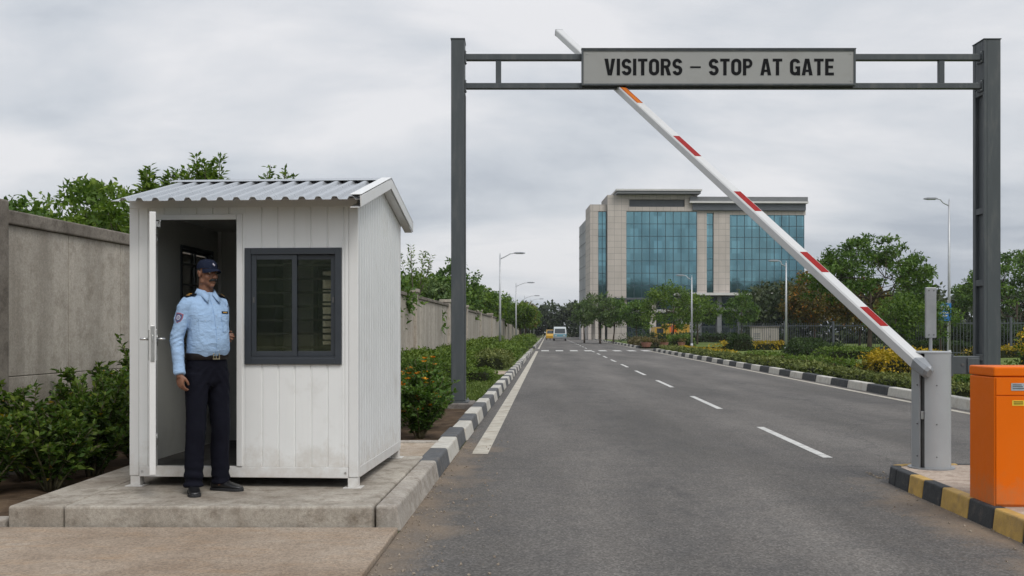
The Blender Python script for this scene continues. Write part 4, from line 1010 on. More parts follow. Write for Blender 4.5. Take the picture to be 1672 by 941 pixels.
# housing: round shell with an open slot towards the road, flat flank panel on the left
sa0, sa1 = 211.0, 228.0        # the slot faces the camera's left
outer = arcp(sa1 - 360, sa0 - 38, rc, 48); fl = [(rc * math.cos(R(sa0 - 38)), rc * math.sin(R(sa0 - 38))), (rc * 0.985 * math.cos(R(sa0)), rc * 0.985 * math.sin(R(sa0)))]
shell = outer + [fl[1]]
inn = [(p[0] * 0.9, p[1] * 0.9) for p in shell][::-1]
mb = MB(); n_ = len(shell)
V = [(p[0], p[1], 0.012) for p in shell] + [(p[0], p[1], hc) for p in shell] + [(p[0] * .9, p[1] * .9, 0.012) for p in shell] + [(p[0] * .9, p[1] * .9, hc) for p in shell]
F = []
for i in range(n_ - 1):
    F += [(i, i + 1, n_ + i + 1, n_ + i), (2 * n_ + i + 1, 2 * n_ + i, 3 * n_ + i, 3 * n_ + i + 1), (n_ + i, n_ + i + 1, 3 * n_ + i + 1, 3 * n_ + i)]
F += [(0, n_, 3 * n_, 2 * n_), (n_ - 1, 3 * n_ - 1, 4 * n_ - 1, 2 * n_ - 1)]
mb.add(V, F); hs = mb.build('housing', M['barrier'], bar, smooth=True, auto=30)
mb = MB(); mb.tube([(0, 0, 0.012), (0, 0, hc - 0.06)], rc * 0.80, 24); mb.build('slot_liner', M['black_metal'], bar)
mb = MB(); mb.tube([(0, 0, hc), (0, 0, hc + 0.012), (0, 0, hc + 0.018)], [rc + 0.004, rc + 0.004, rc - 0.008], 48); mb.build('lid', M['barrier'], bar, smooth=True, auto=30)
mb = MB(); mb.tube([(0, 0, 0.0), (0, 0, 0.012)], [rc + 0.035, rc + 0.035], 40); mb.build('base_plate', M['barrier_plate'], bar)
for a, z in ((263, 0.78), (263, 0.42), (263, 0.12), (203, 0.78), (203, 0.42), (203, 0.12)):
    x, y = math.cos(R(a)), math.sin(R(a)); mb = MB(); mb.tube([(x * rc * 0.97, y * rc * 0.97, z), (x * (rc + 0.004), y * (rc + 0.004), z)], 0.006, 8); mb.build('screw', M['black_metal'], bar)
mb = MB(); x, y = math.cos(R(219)), math.sin(R(219)); mb.box((x * rc * 0.86, y * rc * 0.86, 0.50), (0.03, 0.03, 0.075), R(219)); mb.build('latch', M['steel'], bar, bevel=0.003)
# side bracket with its junction box
mb = MB(); mb.box2((rc - 0.015, -0.05, 0.88), (rc + 0.26, 0.10, 1.045)); mb.box2((rc - 0.02, -0.058, 0.86), (rc + 0.012, 0.108, 1.065)); mb.box2((rc + 0.14, -0.066, 0.895), (rc + 0.25, -0.051, 1.03))
br = mb.build('side_bracket', M['gantry'], bar, bevel=0.005)
mb = MB(); mb.tube([(rc + 0.10, -0.056, 0.97), (rc + 0.10, -0.050, 0.97)], 0.014, 10); mb.build('bolt', M['black_metal'], br)
# upright signal plate behind the housing
mb = MB(); mb.box2((-0.008, 0.10, hc + 0.14), (0.094, 0.13, hc + 0.62)); sp = mb.build('signal_plate', M['barrier_plate'], bar, bevel=0.006)
mb = MB(); mb.tube([(0.043, 0.115, hc + 0.01), (0.043, 0.115, hc + 0.14)], 0.016, 10); mb.build('stem', M['barrier_plate'], sp)
for x in (0.02, 0.066):
    for z in (0.17, 0.59): mb = MB(); mb.tube([(x, 0.095, hc + z), (x, 0.10, hc + z)], 0.006, 8); mb.build('rivet', M['black_metal'], sp)
# the arm, raised and swung away down the road, passing behind the sign
piv = Vector((3.775, 9.08, 1.075)) - Vector((BX, BY, BZ)); tip = Vector((1.066, 22.49, 8.17)) - Vector((BX, BY, BZ))
ad = (tip - piv).normalized(); aw = Vector((0, 0, 1)).cross(ad).normalized()      # aw: level, across the arm
au = ad.cross(aw)
Mrot = Matrix((ad, aw, au)).transposed().to_4x4()
arm_len = (tip - piv).length
def arm_prof(w, h, ch):
    return [(-w / 2 + ch, -h / 2), (w / 2 - ch, -h / 2), (w / 2, -h / 2 + ch), (w / 2, h / 2 - ch), (w / 2 - ch, h / 2), (-w / 2 + ch, h / 2), (-w / 2, h / 2 - ch), (-w / 2, -h / 2 + ch)]
mb = MB(); aW, aH = 0.125, 0.105
mb.loft([[(0.10, y, z) for y, z in arm_prof(aW, aH, 0.014)], [(arm_len, y, z) for y, z in arm_prof(aW * 1.4, aH * 1.4, 0.016)]])
arm = mb.build('arm', M['boom'], bar, smooth=True, auto=25); arm.matrix_local = Matrix.Translation(piv) @ Mrot
mb = MB(); mb.loft([[(arm_len, y, z) for y, z in arm_prof(aW * 1.4 + 0.006, aH * 1.4 + 0.006, 0.015)], [(arm_len + 0.03, y, z) for y, z in arm_prof(aW * 1.4 + 0.006, aH * 1.4 + 0.006, 0.015)]]); mb.build('end_cap', M['barrier'], arm)
def arm_at(px):
    """distance along the arm whose projection falls on the photo column px"""
    o = Vector((BX, BY, BZ)) + piv; k = (px - 836) / 1625.0
    return (k * o.y - o.x) / (ad.x - k * ad.y)
def tape(mb, a, b, ka, kb, y0, y1, sg, off, th):
    V = []
    for x, k in ((a, ka), (b, kb)):
        z = sg * (aH * k / 2 + off); V += [(x, aW * k * y0, z), (x, aW * k * y1, z), (x, aW * k * y1, z + sg * th), (x, aW * k * y0, z + sg * th)]
    mb.add(V, [(0, 1, 2, 3), (4, 5, 6, 7), (0, 1, 5, 4), (1, 2, 6, 5), (2, 3, 7, 6), (3, 0, 4, 7)])
for pa, pb, m in ((1442, 1408, 'red'), (1346, 1310, 'red'), (1237, 1202, 'red'), (1139, 1103, 'red'), (1044, 1010, 'orange_tape')):
    a, b = arm_at(pa), arm_at(pb)
    mb = MB(); ka, kb = 1 + 0.4 * (a - 0.1) / (arm_len - 0.1), 1 + 0.4 * (b - 0.1) / (arm_len - 0.1)
    for sg in (1, -1):
        tape(mb, a, b, ka, kb, -0.34, 0.34, sg, 0.0006, 0.0015)
    o = mb.build('reflective_strip', M[m], arm)
    if m == 'orange_tape':
        mb = MB()
        for sg in (1, -1):
            for ya, yb in ((0.26, 0.34), (-0.34, -0.26)): tape(mb, a, b, ka, kb, ya, yb, sg, 0.0024, 0.001)
        mb.build('strip_edge', M['red'], arm); o['label'] = 'orange reflective strip edged in red near the arm tip'
# grey clamp holding the arm to its shaft
mb = MB(); mb.loft([[(-0.06, y, z) for y, z in arm_prof(0.05, 0.085, 0.025)], [(-0.035, y, z) for y, z in arm_prof(0.10, 0.115, 0.03)], [(0.13, y, z) for y, z in arm_prof(0.136, 0.118, 0.02)]])
cl = mb.build('arm_clamp', M['barrier_plate'], bar, smooth=True, auto=30); cl.matrix_local = Matrix.Translation(piv) @ Mrot
for y in (-0.014, 0.014): mb = MB(); mb.tube([(-0.012 + y, -0.056, 0.0), (-0.012 + y, -0.050, 0.0)], 0.008, 8); mb.build('bolt', M['black_metal'], cl)
mb = MB(); mb.tube([piv + aw * 0.0, piv + aw * 0.0 + Vector((0.08, 0.10, -0.02))], 0.028, 14); mb.build('shaft', M['barrier_plate'], bar, smooth=True)

# ================================================================== ORANGE CABINET
cab_o = RD(3.245, 7.37, 0.15)
cab = thing('control_cabinet', 'bright orange metal barrier control cabinet standing on the traffic island', 'cabinet', cab_o, -A)
cw, cd, chh = 0.50, 0.42, 1.02
mb = MB(); mb.box2((0, 0, 0.0), (cw, cd, chh - 0.075)); mb.build('body', M['orange'], cab, bevel=0.008)
mb = MB(); mb.box2((-0.004, -0.006, chh - 0.071), (cw + 0.004, cd + 0.004, chh)); mb.build('lid', M['orange'], cab, bevel=0.012, seg=3)
mb = MB(); mb.box2((0.012, -0.009, chh - 0.205), (cw - 0.012, -0.0005, chh - 0.078)); mb.build('upper_panel', M['orange'], cab, bevel=0.002)
mb = MB(); mb.box2((0.012, -0.009, 0.018), (cw - 0.012, -0.0005, chh - 0.212)); d_ = mb.build('door', M['orange'], cab, bevel=0.002)
mb = MB(); mb.tube([(0.235, -0.013, 0.42), (0.235, -0.008, 0.42)], 0.019, 18); mb.tube([(0.235, -0.017, 0.42), (0.235, -0.013, 0.42)], 0.010, 12); mb.build('lock', M['rubber'], d_)
mb = MB(); mb.box2((0.118, -0.0115, chh - 0.172), (0.222, -0.0092, chh - 0.118)); pl_ = mb.build('label_plate', M['plate_blue'], cab)
mb = MB()
for z in (0.006, 0.020, 0.033): mb.box2((0.128, -0.0124, chh - 0.166 + z), (0.212 - z * 0.6, -0.0117, chh - 0.160 + z))
mb.build('print', M['gantry'], pl_)
mb = MB(); mb.box2((0.125, -0.0115, chh - 0.282), (0.212, -0.0092, chh - 0.243)); pl_ = mb.build('label_plate', M['plate_yellow'], cab); pl_['label'] = 'small yellow label below the panel gap'
mb = MB()
for z in (0.008, 0.022): mb.box2((0.135, -0.0124, chh - 0.279 + z), (0.202, -0.0117, chh - 0.273 + z))
mb.build('print', M['letter'], pl_)
# ================================================================== THE GUARD
def evaluated(o):
    dg = bpy.context.evaluated_depsgraph_get(); ev = o.evaluated_get(dg)
    me = bpy.data.meshes.new_from_object(ev); o.modifiers.clear(); old = o.data; o.data = me; bpy.data.meshes.remove(old); return o
def fuse(o, voxel, smooth=6, factor=0.5):
    r = o.modifiers.new('fuse', 'REMESH'); r.mode = 'VOXEL'; r.voxel_size = voxel; r.use_smooth_shade = True
    s = o.modifiers.new('soften', 'SMOOTH'); s.factor = factor; s.iterations = smooth
    evaluated(o); o.data.polygons.foreach_set('use_smooth', [True] * len(o.data.polygons)); return o
def displace(o, fn):
    me = o.data; n = len(me.vertices); co = np.empty(n * 3, np.float32); me.vertices.foreach_get('co', co); co = co.reshape(-1, 3)
    no = np.empty(n * 3, np.float32); me.vertex_normals.foreach_get('vector', no); no = no.reshape(-1, 3)
    d = np.array([fn(c) for c in co], np.float32)
    me.vertices.foreach_set('co', (co + no * d[:, None]).reshape(-1)); me.update()

def skinmat():
    m, nt, b, out = new_mat('brown_skin')
    v = coords(nt, 'Object'); col = ramp(nt, noise(nt, v, 14, 5), [(0.3, (0.165, 0.074, 0.042)), (0.7, (0.235, 0.110, 0.063))])
    L(nt, col, b.inputs['Base Color']); b.inputs['Roughness'].default_value = 0.5; b.inputs['Subsurface Weight'].default_value = 0.06
    b.inputs['Subsurface Radius'].default_value = (0.01, 0.004, 0.002); bump(nt, b, noise(nt, v, 160, 3), 0.08, 0.002); return m
def clothmat(name, c, weave=500, rough=0.85, var=0.07, wr=0.85):
    m, nt, b, out = new_mat(name)
    v = coords(nt, 'Object'); col = ramp(nt, noise(nt, v, 9, 5), [(0.3, [x * (1 - var) for x in c]), (0.7, [x * (1 + var) for x in c])])
    L(nt, col, b.inputs['Base Color']); b.inputs['Roughness'].default_value = rough; b.inputs['Specular IOR Level'].default_value = 0.08
    wrk = noise(nt, coords(nt, 'Object', (1, 1, 1.9), rot=(0.3, 0.5, 0.2)), 20, 4, 0.6)
    bump(nt, b, math_(nt, 'ADD', math_(nt, 'MULTIPLY', wrk, 1.0), math_(nt, 'MULTIPLY', noise(nt, v, weave, 2), 0.04)), wr, 0.012); return m
M['skin'] = skinmat()
M['shirt'] = clothmat('light_blue_shirt', (0.315, 0.45, 0.64))
M['trouser'] = clothmat('navy_trouser', (0.0075, 0.008, 0.0135), wr=0.4)
M['cap'] = clothmat('navy_cap_cloth', (0.012, 0.016, 0.032), wr=0.15)
M['leather'] = pmat('black_leather', (0.010, 0.010, 0.011), 0.2, 12, 0.36, bumpk=0.1, bscale=60)
M['beltm'] = pmat('dark_brown_belt', (0.012, 0.009, 0.008), 0.2, 12, 0.5, spec=0.2)
M['hair'] = pmat('black_hair', (0.008, 0.007, 0.007), 0.3, 60, 0.6, bumpk=0.5, bscale=220)
M['brass'] = pmat('pale_brass', (0.60, 0.52, 0.36), 0.1, 20, 0.3, 0.9)
M['navy_felt'] = pmat('black_epaulette_cloth', (0.010, 0.011, 0.015), 0.2, 20, 0.8, spec=0.1)
M['gold'] = pmat('gold_braid', (0.55, 0.30, 0.06), 0.15, 40, 0.5)
M['patch_c'] = pmat('patch_navy', (0.07, 0.08, 0.17), 0.15, 40, 0.8)
M['patch_r'] = pmat('patch_red_thread', (0.34, 0.10, 0.12), 0.15, 40, 0.8)
M['patch_w'] = pmat('patch_pale_thread', (0.50, 0.48, 0.55), 0.1, 40, 0.8)
M['eye_white'] = pmat('eye_white', (0.55, 0.52, 0.48), 0.03, 20, 0.25)
M['button'] = pmat('pale_button', (0.40, 0.52, 0.66), 0.05, 30, 0.4)

YAW = R(48)
guard = thing('person', 'security guard in light blue shirt and navy cap standing in the booth doorway, looking right', 'person', (-2.365, 7.715, 0.18), YAW)
guard.scale = (0.94, 0.94, 1.0)
def V3(*a): return Vector(a)
HY = R(4)                      # the head is turned further right than the chest
HM = Matrix.Rotation(HY, 3, 'Z') @ Matrix.Rotation(R(3), 3, 'X') @ Matrix.Scale(0.92, 3)
HC = V3(0.0, -0.012, 1.699)
def hp(x, y, z): return HC + HM @ V3(x, y, z)
def ring(c, rx, ry, n=28, p=2.3, tilt=None):
    out = []
    for k in range(n):
        a = 2 * math.pi * k / n; ca, sa = math.cos(a), math.sin(a)
        q = V3(rx * math.copysign(abs(ca) ** (2 / p), ca), ry * math.copysign(abs(sa) ** (2 / p), sa), 0)
        if tilt: q = tilt @ q
        out.append(V3(*c) + q)
    return out
# joints (x: his left, -y: forward)
SHR, ELR, WRR = V3(-0.176, 0.02, 1.452), V3(-0.246, 0.048, 1.188), V3(-0.262, -0.030, 0.930)
SHL, ELL, WRL = V3(0.156, 0.025, 1.452), V3(0.225, 0.20, 1.240), V3(0.192, 0.050, 1.195)
HIPR, KNR, ANR = V3(-0.092, 0.0, 0.92), V3(-0.108, -0.015, 0.50), V3(-0.112, 0.012, 0.09)
HIPL, KNL, ANL = V3(0.092, 0.0, 0.92), V3(0.122, -0.012, 0.50), V3(0.140, 0.02, 0.09)

# ---- body: torso, neck, head, arms, hands with fingers, legs; fused into one surface
mb = MB()
for c, r in (((0, 0.0, 1.10), (0.145, 0.10, 0.16)), ((0, 0.005, 1.32), (0.155, 0.095, 0.17)), ((0, 0.0, 0.95), (0.14, 0.095, 0.10))): mb.ell(c, r)
for a, b_, c_ in ((SHR, ELR, WRR), (SHL, ELL, WRL)): mb.tube([a, a.lerp(b_, .5), b_, b_.lerp(c_, .4), c_], [0.052, 0.045, 0.038, 0.036, 0.027], 14)
for a, b_, c_ in ((HIPR, KNR, ANR), (HIPL, KNL, ANL)): mb.tube([a, a.lerp(b_, .5), b_, b_.lerp(c_, .3), c_, c_ + V3(0, -0.02, -0.05)], [0.078, 0.068, 0.052, 0.054, 0.036, 0.036], 14)
mb.tube([V3(0, 0.03, 1.46), V3(0, 0.022, 1.54), hp(0, 0.022, -0.095), hp(0, 0.025, -0.02)], [0.070, 0.059, 0.056, 0.055], 18)
hr = HM
mb.ell(hp(0, 0.018, 0.028), (0.076, 0.094, 0.088), hr, 24, 16)
mb.ell(hp(0, -0.022, -0.040), (0.063, 0.068, 0.078), hr, 24, 16)
mb.ell(hp(0, -0.045, -0.078), (0.046, 0.042, 0.038), hr)
mb.ell(hp(0, -0.068, -0.100), (0.026, 0.022, 0.019), hr)
for s_ in (1, -1):
    mb.ell(hp(s_ * 0.036, -0.055, -0.030), (0.028, 0.027, 0.030), hr)
    mb.ell(hp(s_ * 0.055, 0.0, -0.070), (0.016, 0.032, 0.026), hr)
    mb.ell(hp(s_ * 0.030, -0.080, 0.022), (0.026, 0.014, 0.009), hr)
    mb.ell(hp(s_ * 0.012, -0.100, -0.037), (0.0095, 0.012, 0.008), hr)
    er = hr @ Matrix.Rotation(R(-12), 3, 'X')
    mb.ell(hp(s_ * 0.077, 0.016, -0.008), (0.009, 0.020, 0.032), er); mb.ell(hp(s_ * 0.080, 0.022, 0.004), (0.008, 0.020, 0.020), er)
mb.tube([hp(0, -0.080, 0.016), hp(0, -0.098, -0.010), hp(0, -0.114, -0.034), hp(0, -0.096, -0.044)], [0.0085, 0.010, 0.0125, 0.009], 12)
mb.ell(hp(0, -0.087, -0.066), (0.024, 0.011, 0.0055), hr); mb.ell(hp(0, -0.084, -0.076), (0.021, 0.012, 0.006), hr)
def hand(wrist, d, palm_n, thumb_side, curls, scale=1.0):
    """d: along the hand, palm_n: out of the palm, thumb_side: towards the thumb"""
    d = d.normalized(); t = (thumb_side - d * thumb_side.dot(d)).normalized(); n = d.cross(t); n = n if n.dot(palm_n) > 0 else -n
    P = lambda a, b, c: wrist + (d * a + t * b + n * c) * scale
    rot = Matrix((t, d, n)).transposed()
    mb.ell(P(0.045, 0, 0.0), (0.040 * scale, 0.052 * scale, 0.017 * scale), rot, 18, 12); mb.ell(P(0.055, 0.0, 0.006), (0.036 * scale, 0.036 * scale, 0.017 * scale), rot)
    mb.tube([P(-0.03, 0, 0), P(0.02, 0, 0)], [0.027 * scale, 0.027 * scale], 12)
    for k, (b_, ln, w) in enumerate(((0.028, 0.070, 0.0088), (0.0095, 0.080, 0.0092), (-0.010, 0.074, 0.0088), (-0.0285, 0.058, 0.0078))):
        a = 0.078 - 0.004 * abs(k - 1); c = 0.0; ang = 0.12; pts = [P(a - 0.03, b_ * 0.9, 0), P(a, b_, 0.0)]
        x, z = a, 0.0
        for j, f in enumerate((0.46, 0.31, 0.23)):
            ang += curls[k] * (0.75, 1.0, 0.7)[j]; x += ln * f * math.cos(ang); z += ln * f * math.sin(ang); pts.append(P(x, b_ * (1 + 0.06 * j), z))
        mb.tube(pts, [w * scale * q for q in (1.05, 1.05, 0.98, 0.92, 0.78)], 10)
    mb.tube([P(0.012, 0.022, 0.004), P(0.036, 0.046, 0.014), P(0.062, 0.054, 0.026), P(0.084, 0.050, 0.036)], [0.0125 * scale, 0.0115 * scale, 0.0102 * scale, 0.0085 * scale], 10)
hand(WRR + V3(0, 0, -0.012), V3(0.04, -0.12, -1), V3(1, 0.15, 0), V3(0.25, -1, -0.1), (0.52, 0.60, 0.66, 0.70))
hand(WRL + V3(-0.02, -0.03, 0.0), V3(-0.25, -0.85, 0.12), V3(0.6, -0.3, -0.5), V3(0.2, -0.1, 1), (0.75, 0.78, 0.8, 0.85), 0.95)
body = mb.build('body', M['skin'], guard); fuse(body, 0.0042, 4, 0.5)

# ---- shirt: torso and sleeves fused, with folds at the elbow, cuff and waist
mb = MB()
ts = [(1.035, 0.004, 0.163, 0.122), (1.06, -0.004, 0.170, 0.131), (1.10, -0.016, 0.170, 0.144), (1.16, -0.024, 0.169, 0.150), (1.23, -0.022, 0.165, 0.146), (1.30, -0.014, 0.165, 0.138), (1.37, -0.006, 0.178, 0.130), (1.43, 0.004, 0.178, 0.115), (1.470, 0.010, 0.164, 0.096), (1.503, 0.014, 0.125, 0.082), (1.530, 0.017, 0.086, 0.073), (1.552, 0.017, 0.070, 0.068)]
mb.loft([ring((0, y, z), rx, ry, 36, 2.35) for z, y, rx, ry in ts])
def sleeve(sh, el, wr, fold_seed):
    pts, rad = [], []; rng_ = random.Random(fold_seed)
    inn_ = sh + V3(-0.06 if sh.x > 0 else 0.06, 0, 0.005)
    pts = [inn_, sh]; rad = [0.060, 0.063]
    for k in range(1, 13):
        t = k / 12; p = sh.lerp(el, t); pts.append(p); rad.append(0.063 - 0.009 * t)
    for k in range(1, 15):
        t = k / 14 * 0.94; p = el.lerp(wr, t); pts.append(p); rad.append(0.054 - 0.013 * t)
    mb.tube(pts, rad, 20)
    d = (wr - el).normalized(); a = el.lerp(wr, 0.80); b_ = el.lerp(wr, 1.03); mb.tube([a, a + d * 0.006, b_ - d * 0.004, b_], [0.041, 0.0435, 0.0415, 0.038], 20)
sleeve(SHR, ELR, WRR, 1.0); sleeve(SHL, ELL, WRL, 2.4)
shirt = mb.build('shirt', M['shirt'], guard); fuse(shirt, 0.0058, 4, 0.5)
def shirt_fold(c):
    x, y, z = float(c[0]), float(c[1]), float(c[2])
    f = 0.0028 * mnoise.noise((x * 11 + z * 7, y * 11, z * 9)) + 0.0022 * mnoise.noise((x * 24 - z * 15, y * 22, z * 20 + x * 16))
    rg = mnoise.noise((x * 7 + z * 6, y * 8 - z * 3, z * 12 - x * 5)); f += 0.0035 * (0.35 - min(0.35, abs(rg))) / 0.35 - 0.001
    if z < 1.17 and abs(x) < 0.2: f += 0.0022 * math.sin(x * 75 + 9 * mnoise.noise((x * 6, y * 6, z * 5))) * (1.17 - z) / 0.13
    arm = max(0, (abs(x) - 0.182) / 0.03); arm = min(1, arm)
    f += arm * (0.006 * max(0, mnoise.noise((x * 9 + z * 14, y * 16 + z * 9, z * 22))) + 0.0035 * math.exp(-((z - 1.185) / 0.05) ** 2) * math.sin(z * 150 + y * 110 + 5 * mnoise.noise((x * 8, y * 8, z * 6))))
    return f
displace(shirt, shirt_fold)
def front_y(x, z):
    """surface of the chest in front of (x, z)"""
    for i in range(len(ts) - 1):
        if ts[i][0] <= z <= ts[i + 1][0]:
            t = (z - ts[i][0]) / (ts[i + 1][0] - ts[i][0]); y, rx, ry = [ts[i][j] + (ts[i + 1][j] - ts[i][j]) * t for j in (1, 2, 3)]
            return y - ry * max(0.0, 1 - abs(x / rx) ** 2.35) ** (1 / 2.35)
    return -0.1
def chest_patch(name, outline, off, th, mat, parent, nsub=1):
    """a flat shape laid over the chest, following its curve"""
    n = len(outline); F_ = [V3(x, front_y(x, z) - off - th, z) for x, z in outline]; B_ = [V3(x, front_y(x, z) - off + 0.006, z) for x, z in outline]
    cx, cz = sum(p[0] for p in outline) / n, sum(p[1] for p in outline) / n
    V = F_ + B_ + [V3(cx, front_y(cx, cz) - off - th, cz)]
    m_ = MB(); m_.add(V, [(i, (i + 1) % n, 2 * n) for i in range(n)] + [(i, n + i, n + (i + 1) % n, (i + 1) % n) for i in range(n)])
    return m_.build(name, mat, parent)
def rrect(x0, x1, z0, z1, n=6): return [(x0 + (x1 - x0) * k / n, z0) for k in range(n + 1)] + [(x1, z0 + (z1 - z0) * k / n) for k in range(1, n)] + [(x1 - (x1 - x0) * k / n, z1) for k in range(n + 1)] + [(x0, z1 - (z1 - z0) * k / n) for k in range(1, n)]
for s_ in (-1, 1):
    a, b_ = (-0.140, -0.048) if s_ < 0 else (0.048, 0.140); m_ = (a + b_) / 2
    pk = chest_patch('pocket', rrect(a + 0.003, b_ - 0.003, 1.245, 1.345) , 0.002, 0.0015, M['shirt'], shirt)
    chest_patch('flap', [(a, 1.372), (a, 1.338), (a + 0.02, 1.328), (m_, 1.318), (b_ - 0.02, 1.328), (b_, 1.338), (b_, 1.372), (m_ + .02, 1.374), (m_, 1.374), (m_ - .02, 1.374)], 0.004, 0.002, M['shirt'], pk)
    o = MB(); o.ell((m_, front_y(m_, 1.330) - 0.008, 1.330), (0.005, 0.0025, 0.005)); o.build('button', M['button'], pk, smooth=True)
pl_ = MB(); zz = [1.06 + 0.44 * k / 14 for k in range(15)]
pl_.loft([[V3(-0.015, front_y(-0.015, z) + 0.004, z), V3(-0.015, front_y(-0.015, z) - 0.0050, z), V3(0.015, front_y(0.015, z) - 0.0050, z), V3(0.015, front_y(0.015, z) + 0.004, z)] for z in zz])
pl_ = pl_.build('placket', M['shirt'], shirt)
for z in (1.10, 1.19, 1.28, 1.37, 1.455): o = MB(); o.ell((0, front_y(0, z) - 0.007, z), (0.0055, 0.003, 0.0055)); o.build('button', M['button'], pl_, smooth=True)
chest_patch('name_bar', rrect(0.062, 0.135, 1.386, 1.404, 3), 0.004, 0.002, M['navy_felt'], shirt)
nb = chest_patch('name_bar_print', rrect(0.074, 0.118, 1.392, 1.399, 3), 0.0065, 0.001, M['gold'], shirt)
# collar: two leaves folded over, open at the throat
for s_ in (-1, 1):
    o = MB()
    top = [V3(s_ * 0.070 * math.sin(R(a)), 0.017 + 0.068 * -math.cos(R(a)) , 1.578 - 0.020 * max(0, math.cos(R(a)))) for a in range(18, 181, 18)]
    low = [V3(s_ * 0.098 * math.sin(R(a)) * (1.0), 0.012 + 0.092 * -math.cos(R(a)), 1.530 - 0.012 * max(0, math.cos(R(a)))) for a in range(18, 181, 18)]
    low[0] = V3(s_ * 0.052, -0.112, 1.462); low[1] = V3(s_ * 0.072, -0.090, 1.494); top[0] = V3(s_ * 0.012, -0.066, 1.530)
    n_ = len(top); o.add(top + low, [(i, i + 1, n_ + i + 1, n_ + i) for i in range(n_ - 1)])
    o = o.build('collar', M['shirt'], shirt, smooth=True); sd = o.modifiers.new('thick', 'SOLIDIFY'); sd.thickness = 0.005; sd.offset = 0
    # epaulette on the shoulder with its gold bar
    o = MB(); pA, pB = V3(s_ * 0.084, 0.020, 1.533), V3(s_ * 0.188, 0.022, 1.502)
    mid = pA.lerp(pB, 0.5) + V3(0, 0, 0.012)
    o.loft([[p + V3(0, -w, -0.004), p + V3(0, w, -0.004), p + V3(0, w * 0.98, 0.008), p + V3(0, -w * 0.98, 0.008)] for p, w in ((pA, 0.022), (mid, 0.026), (pB, 0.029), (pB + V3(s_ * 0.010, 0, -0.010), 0.027))])
    ep = o.build('epaulette', M['navy_felt'], shirt, bevel=0.003)
    o = MB()
    for t in (0.55, 0.72):
        p = mid.lerp(pB, (t - 0.5) * 2) + V3(0, 0, 0.0095); o.box(p, (0.010, 0.046, 0.003), rot=Matrix.Rotation(R(22 * s_), 3, 'Y'))
    o.build('gold_bar', M['gold'], ep)
# shoulder patch on his right sleeve: a shield with a ringed emblem
c_ = SHR.lerp(ELR, 0.36); side = V3(-1, -0.55, -0.12).normalized(); upv = (SHR - ELR).normalized(); acr = side.cross(upv).normalized()
def on_sleeve(u, v, off):
    q = c_ + acr * u + upv * v; r_ = 0.0625 + off; return q + side * math.sqrt(max(0.0004, r_ * r_ - u * u))
def sleeve_shape(name, outl, off, mat, parent):
    n_ = len(outl); m_ = MB(); cu, cv = sum(p[0] for p in outl) / n_, sum(p[1] for p in outl) / n_
    m_.add([on_sleeve(u, v, off) for u, v in outl] + [on_sleeve(u, v, off - 0.006) for u, v in outl] + [on_sleeve(cu, cv, off)], [(i, (i + 1) % n_, 2 * n_) for i in range(n_)] + [(i, n_ + i, n_ + (i + 1) % n_, (i + 1) % n_) for i in range(n_)])
    return m_.build(name, mat, parent)
shield = lambda k: [(-0.030 * k, 0.034 * k), (0, 0.040 * k), (0.030 * k, 0.034 * k), (0.031 * k, 0.0), (0.024 * k, -0.022 * k), (0.0, -0.040 * k), (-0.024 * k, -0.022 * k), (-0.031 * k, 0.0)]
sp_ = sleeve_shape('shoulder_patch', shield(1.0), 0.003, M['patch_r'], shirt); sleeve_shape('patch_field', shield(0.86), 0.0045, M['patch_c'], sp_)
ringp = [(0.017 * math.cos(R(a)), 0.004 + 0.019 * math.sin(R(a))) for a in range(0, 360, 30)]
sleeve_shape('patch_ring', ringp, 0.006, M['patch_w'], sp_); sleeve_shape('patch_emblem', [(p[0] * 0.68, 0.004 + (p[1] - 0.004) * 0.68) for p in ringp], 0.0072, M['patch_c'], sp_)
o = MB()
for u in (-0.004, 0.004): 
    a, b_ = on_sleeve(u, -0.005, 0.0082), on_sleeve(u, 0.013, 0.0082); o.bar(a, b_, 0.003, 0.0012, up=side)
o.build('patch_letter', M['patch_w'], sp_)

# ---- trousers
mb = MB()
mb.loft([ring((0, y, z), rx, ry, 32, 2.4) for z, y, rx, ry in ((1.075, 0.004, 0.160, 0.122), (1.03, 0.002, 0.166, 0.124), (0.97, 0.006, 0.176, 0.124), (0.91, 0.008, 0.182, 0.122), (0.86, 0.006, 0.172, 0.112), (0.825, 0.004, 0.135, 0.085))])
def leg(h_, k_, a_, seed_):
    pts, rad = [], []
    for i in range(14): t = i / 13; pts.append(h_.lerp(k_, t)); rad.append(0.099 - 0.022 * t + 0.002 * math.sin(t * 14 + seed_) * t)
    end = V3(a_.x, a_.y, 0.062)
    for i in range(1, 19):
        t = i / 18; pts.append(k_.lerp(end, t) + V3(0, 0.012 * math.sin(math.pi * t), 0)); rad.append(0.077 - 0.004 * t + 0.0065 * math.sin(t * 33 + seed_) * max(0, t - 0.55) * 2.0)
    mb.tube(pts, rad, 22, flat=1.04)
leg(HIPR, KNR, ANR, 0.3); leg(HIPL, KNL, ANL, 1.7)
tro = mb.build('trousers', M['trouser'], guard); fuse(tro, 0.0072, 4, 0.5)
def tro_fold(c):
    x, y, z = float(c[0]), float(c[1]), float(c[2])
    f = 0.004 * mnoise.noise((x * 9, y * 9, z * 5)) + 0.003 * mnoise.noise((x * 20 + z * 12, y * 20, z * 14))
    if z > 0.7: f += 0.003 * math.sin((z * 60) + abs(x) * 90) * min(1, (z - 0.7) / 0.1) * (1 if z < 0.97 else 0)
    if z < 0.28: f += 0.006 * math.sin(z * 85 + 3 * mnoise.noise((x * 9, y * 9, 0)) + x * 30) * (0.28 - z) / 0.2
    return f
displace(tro, tro_fold)
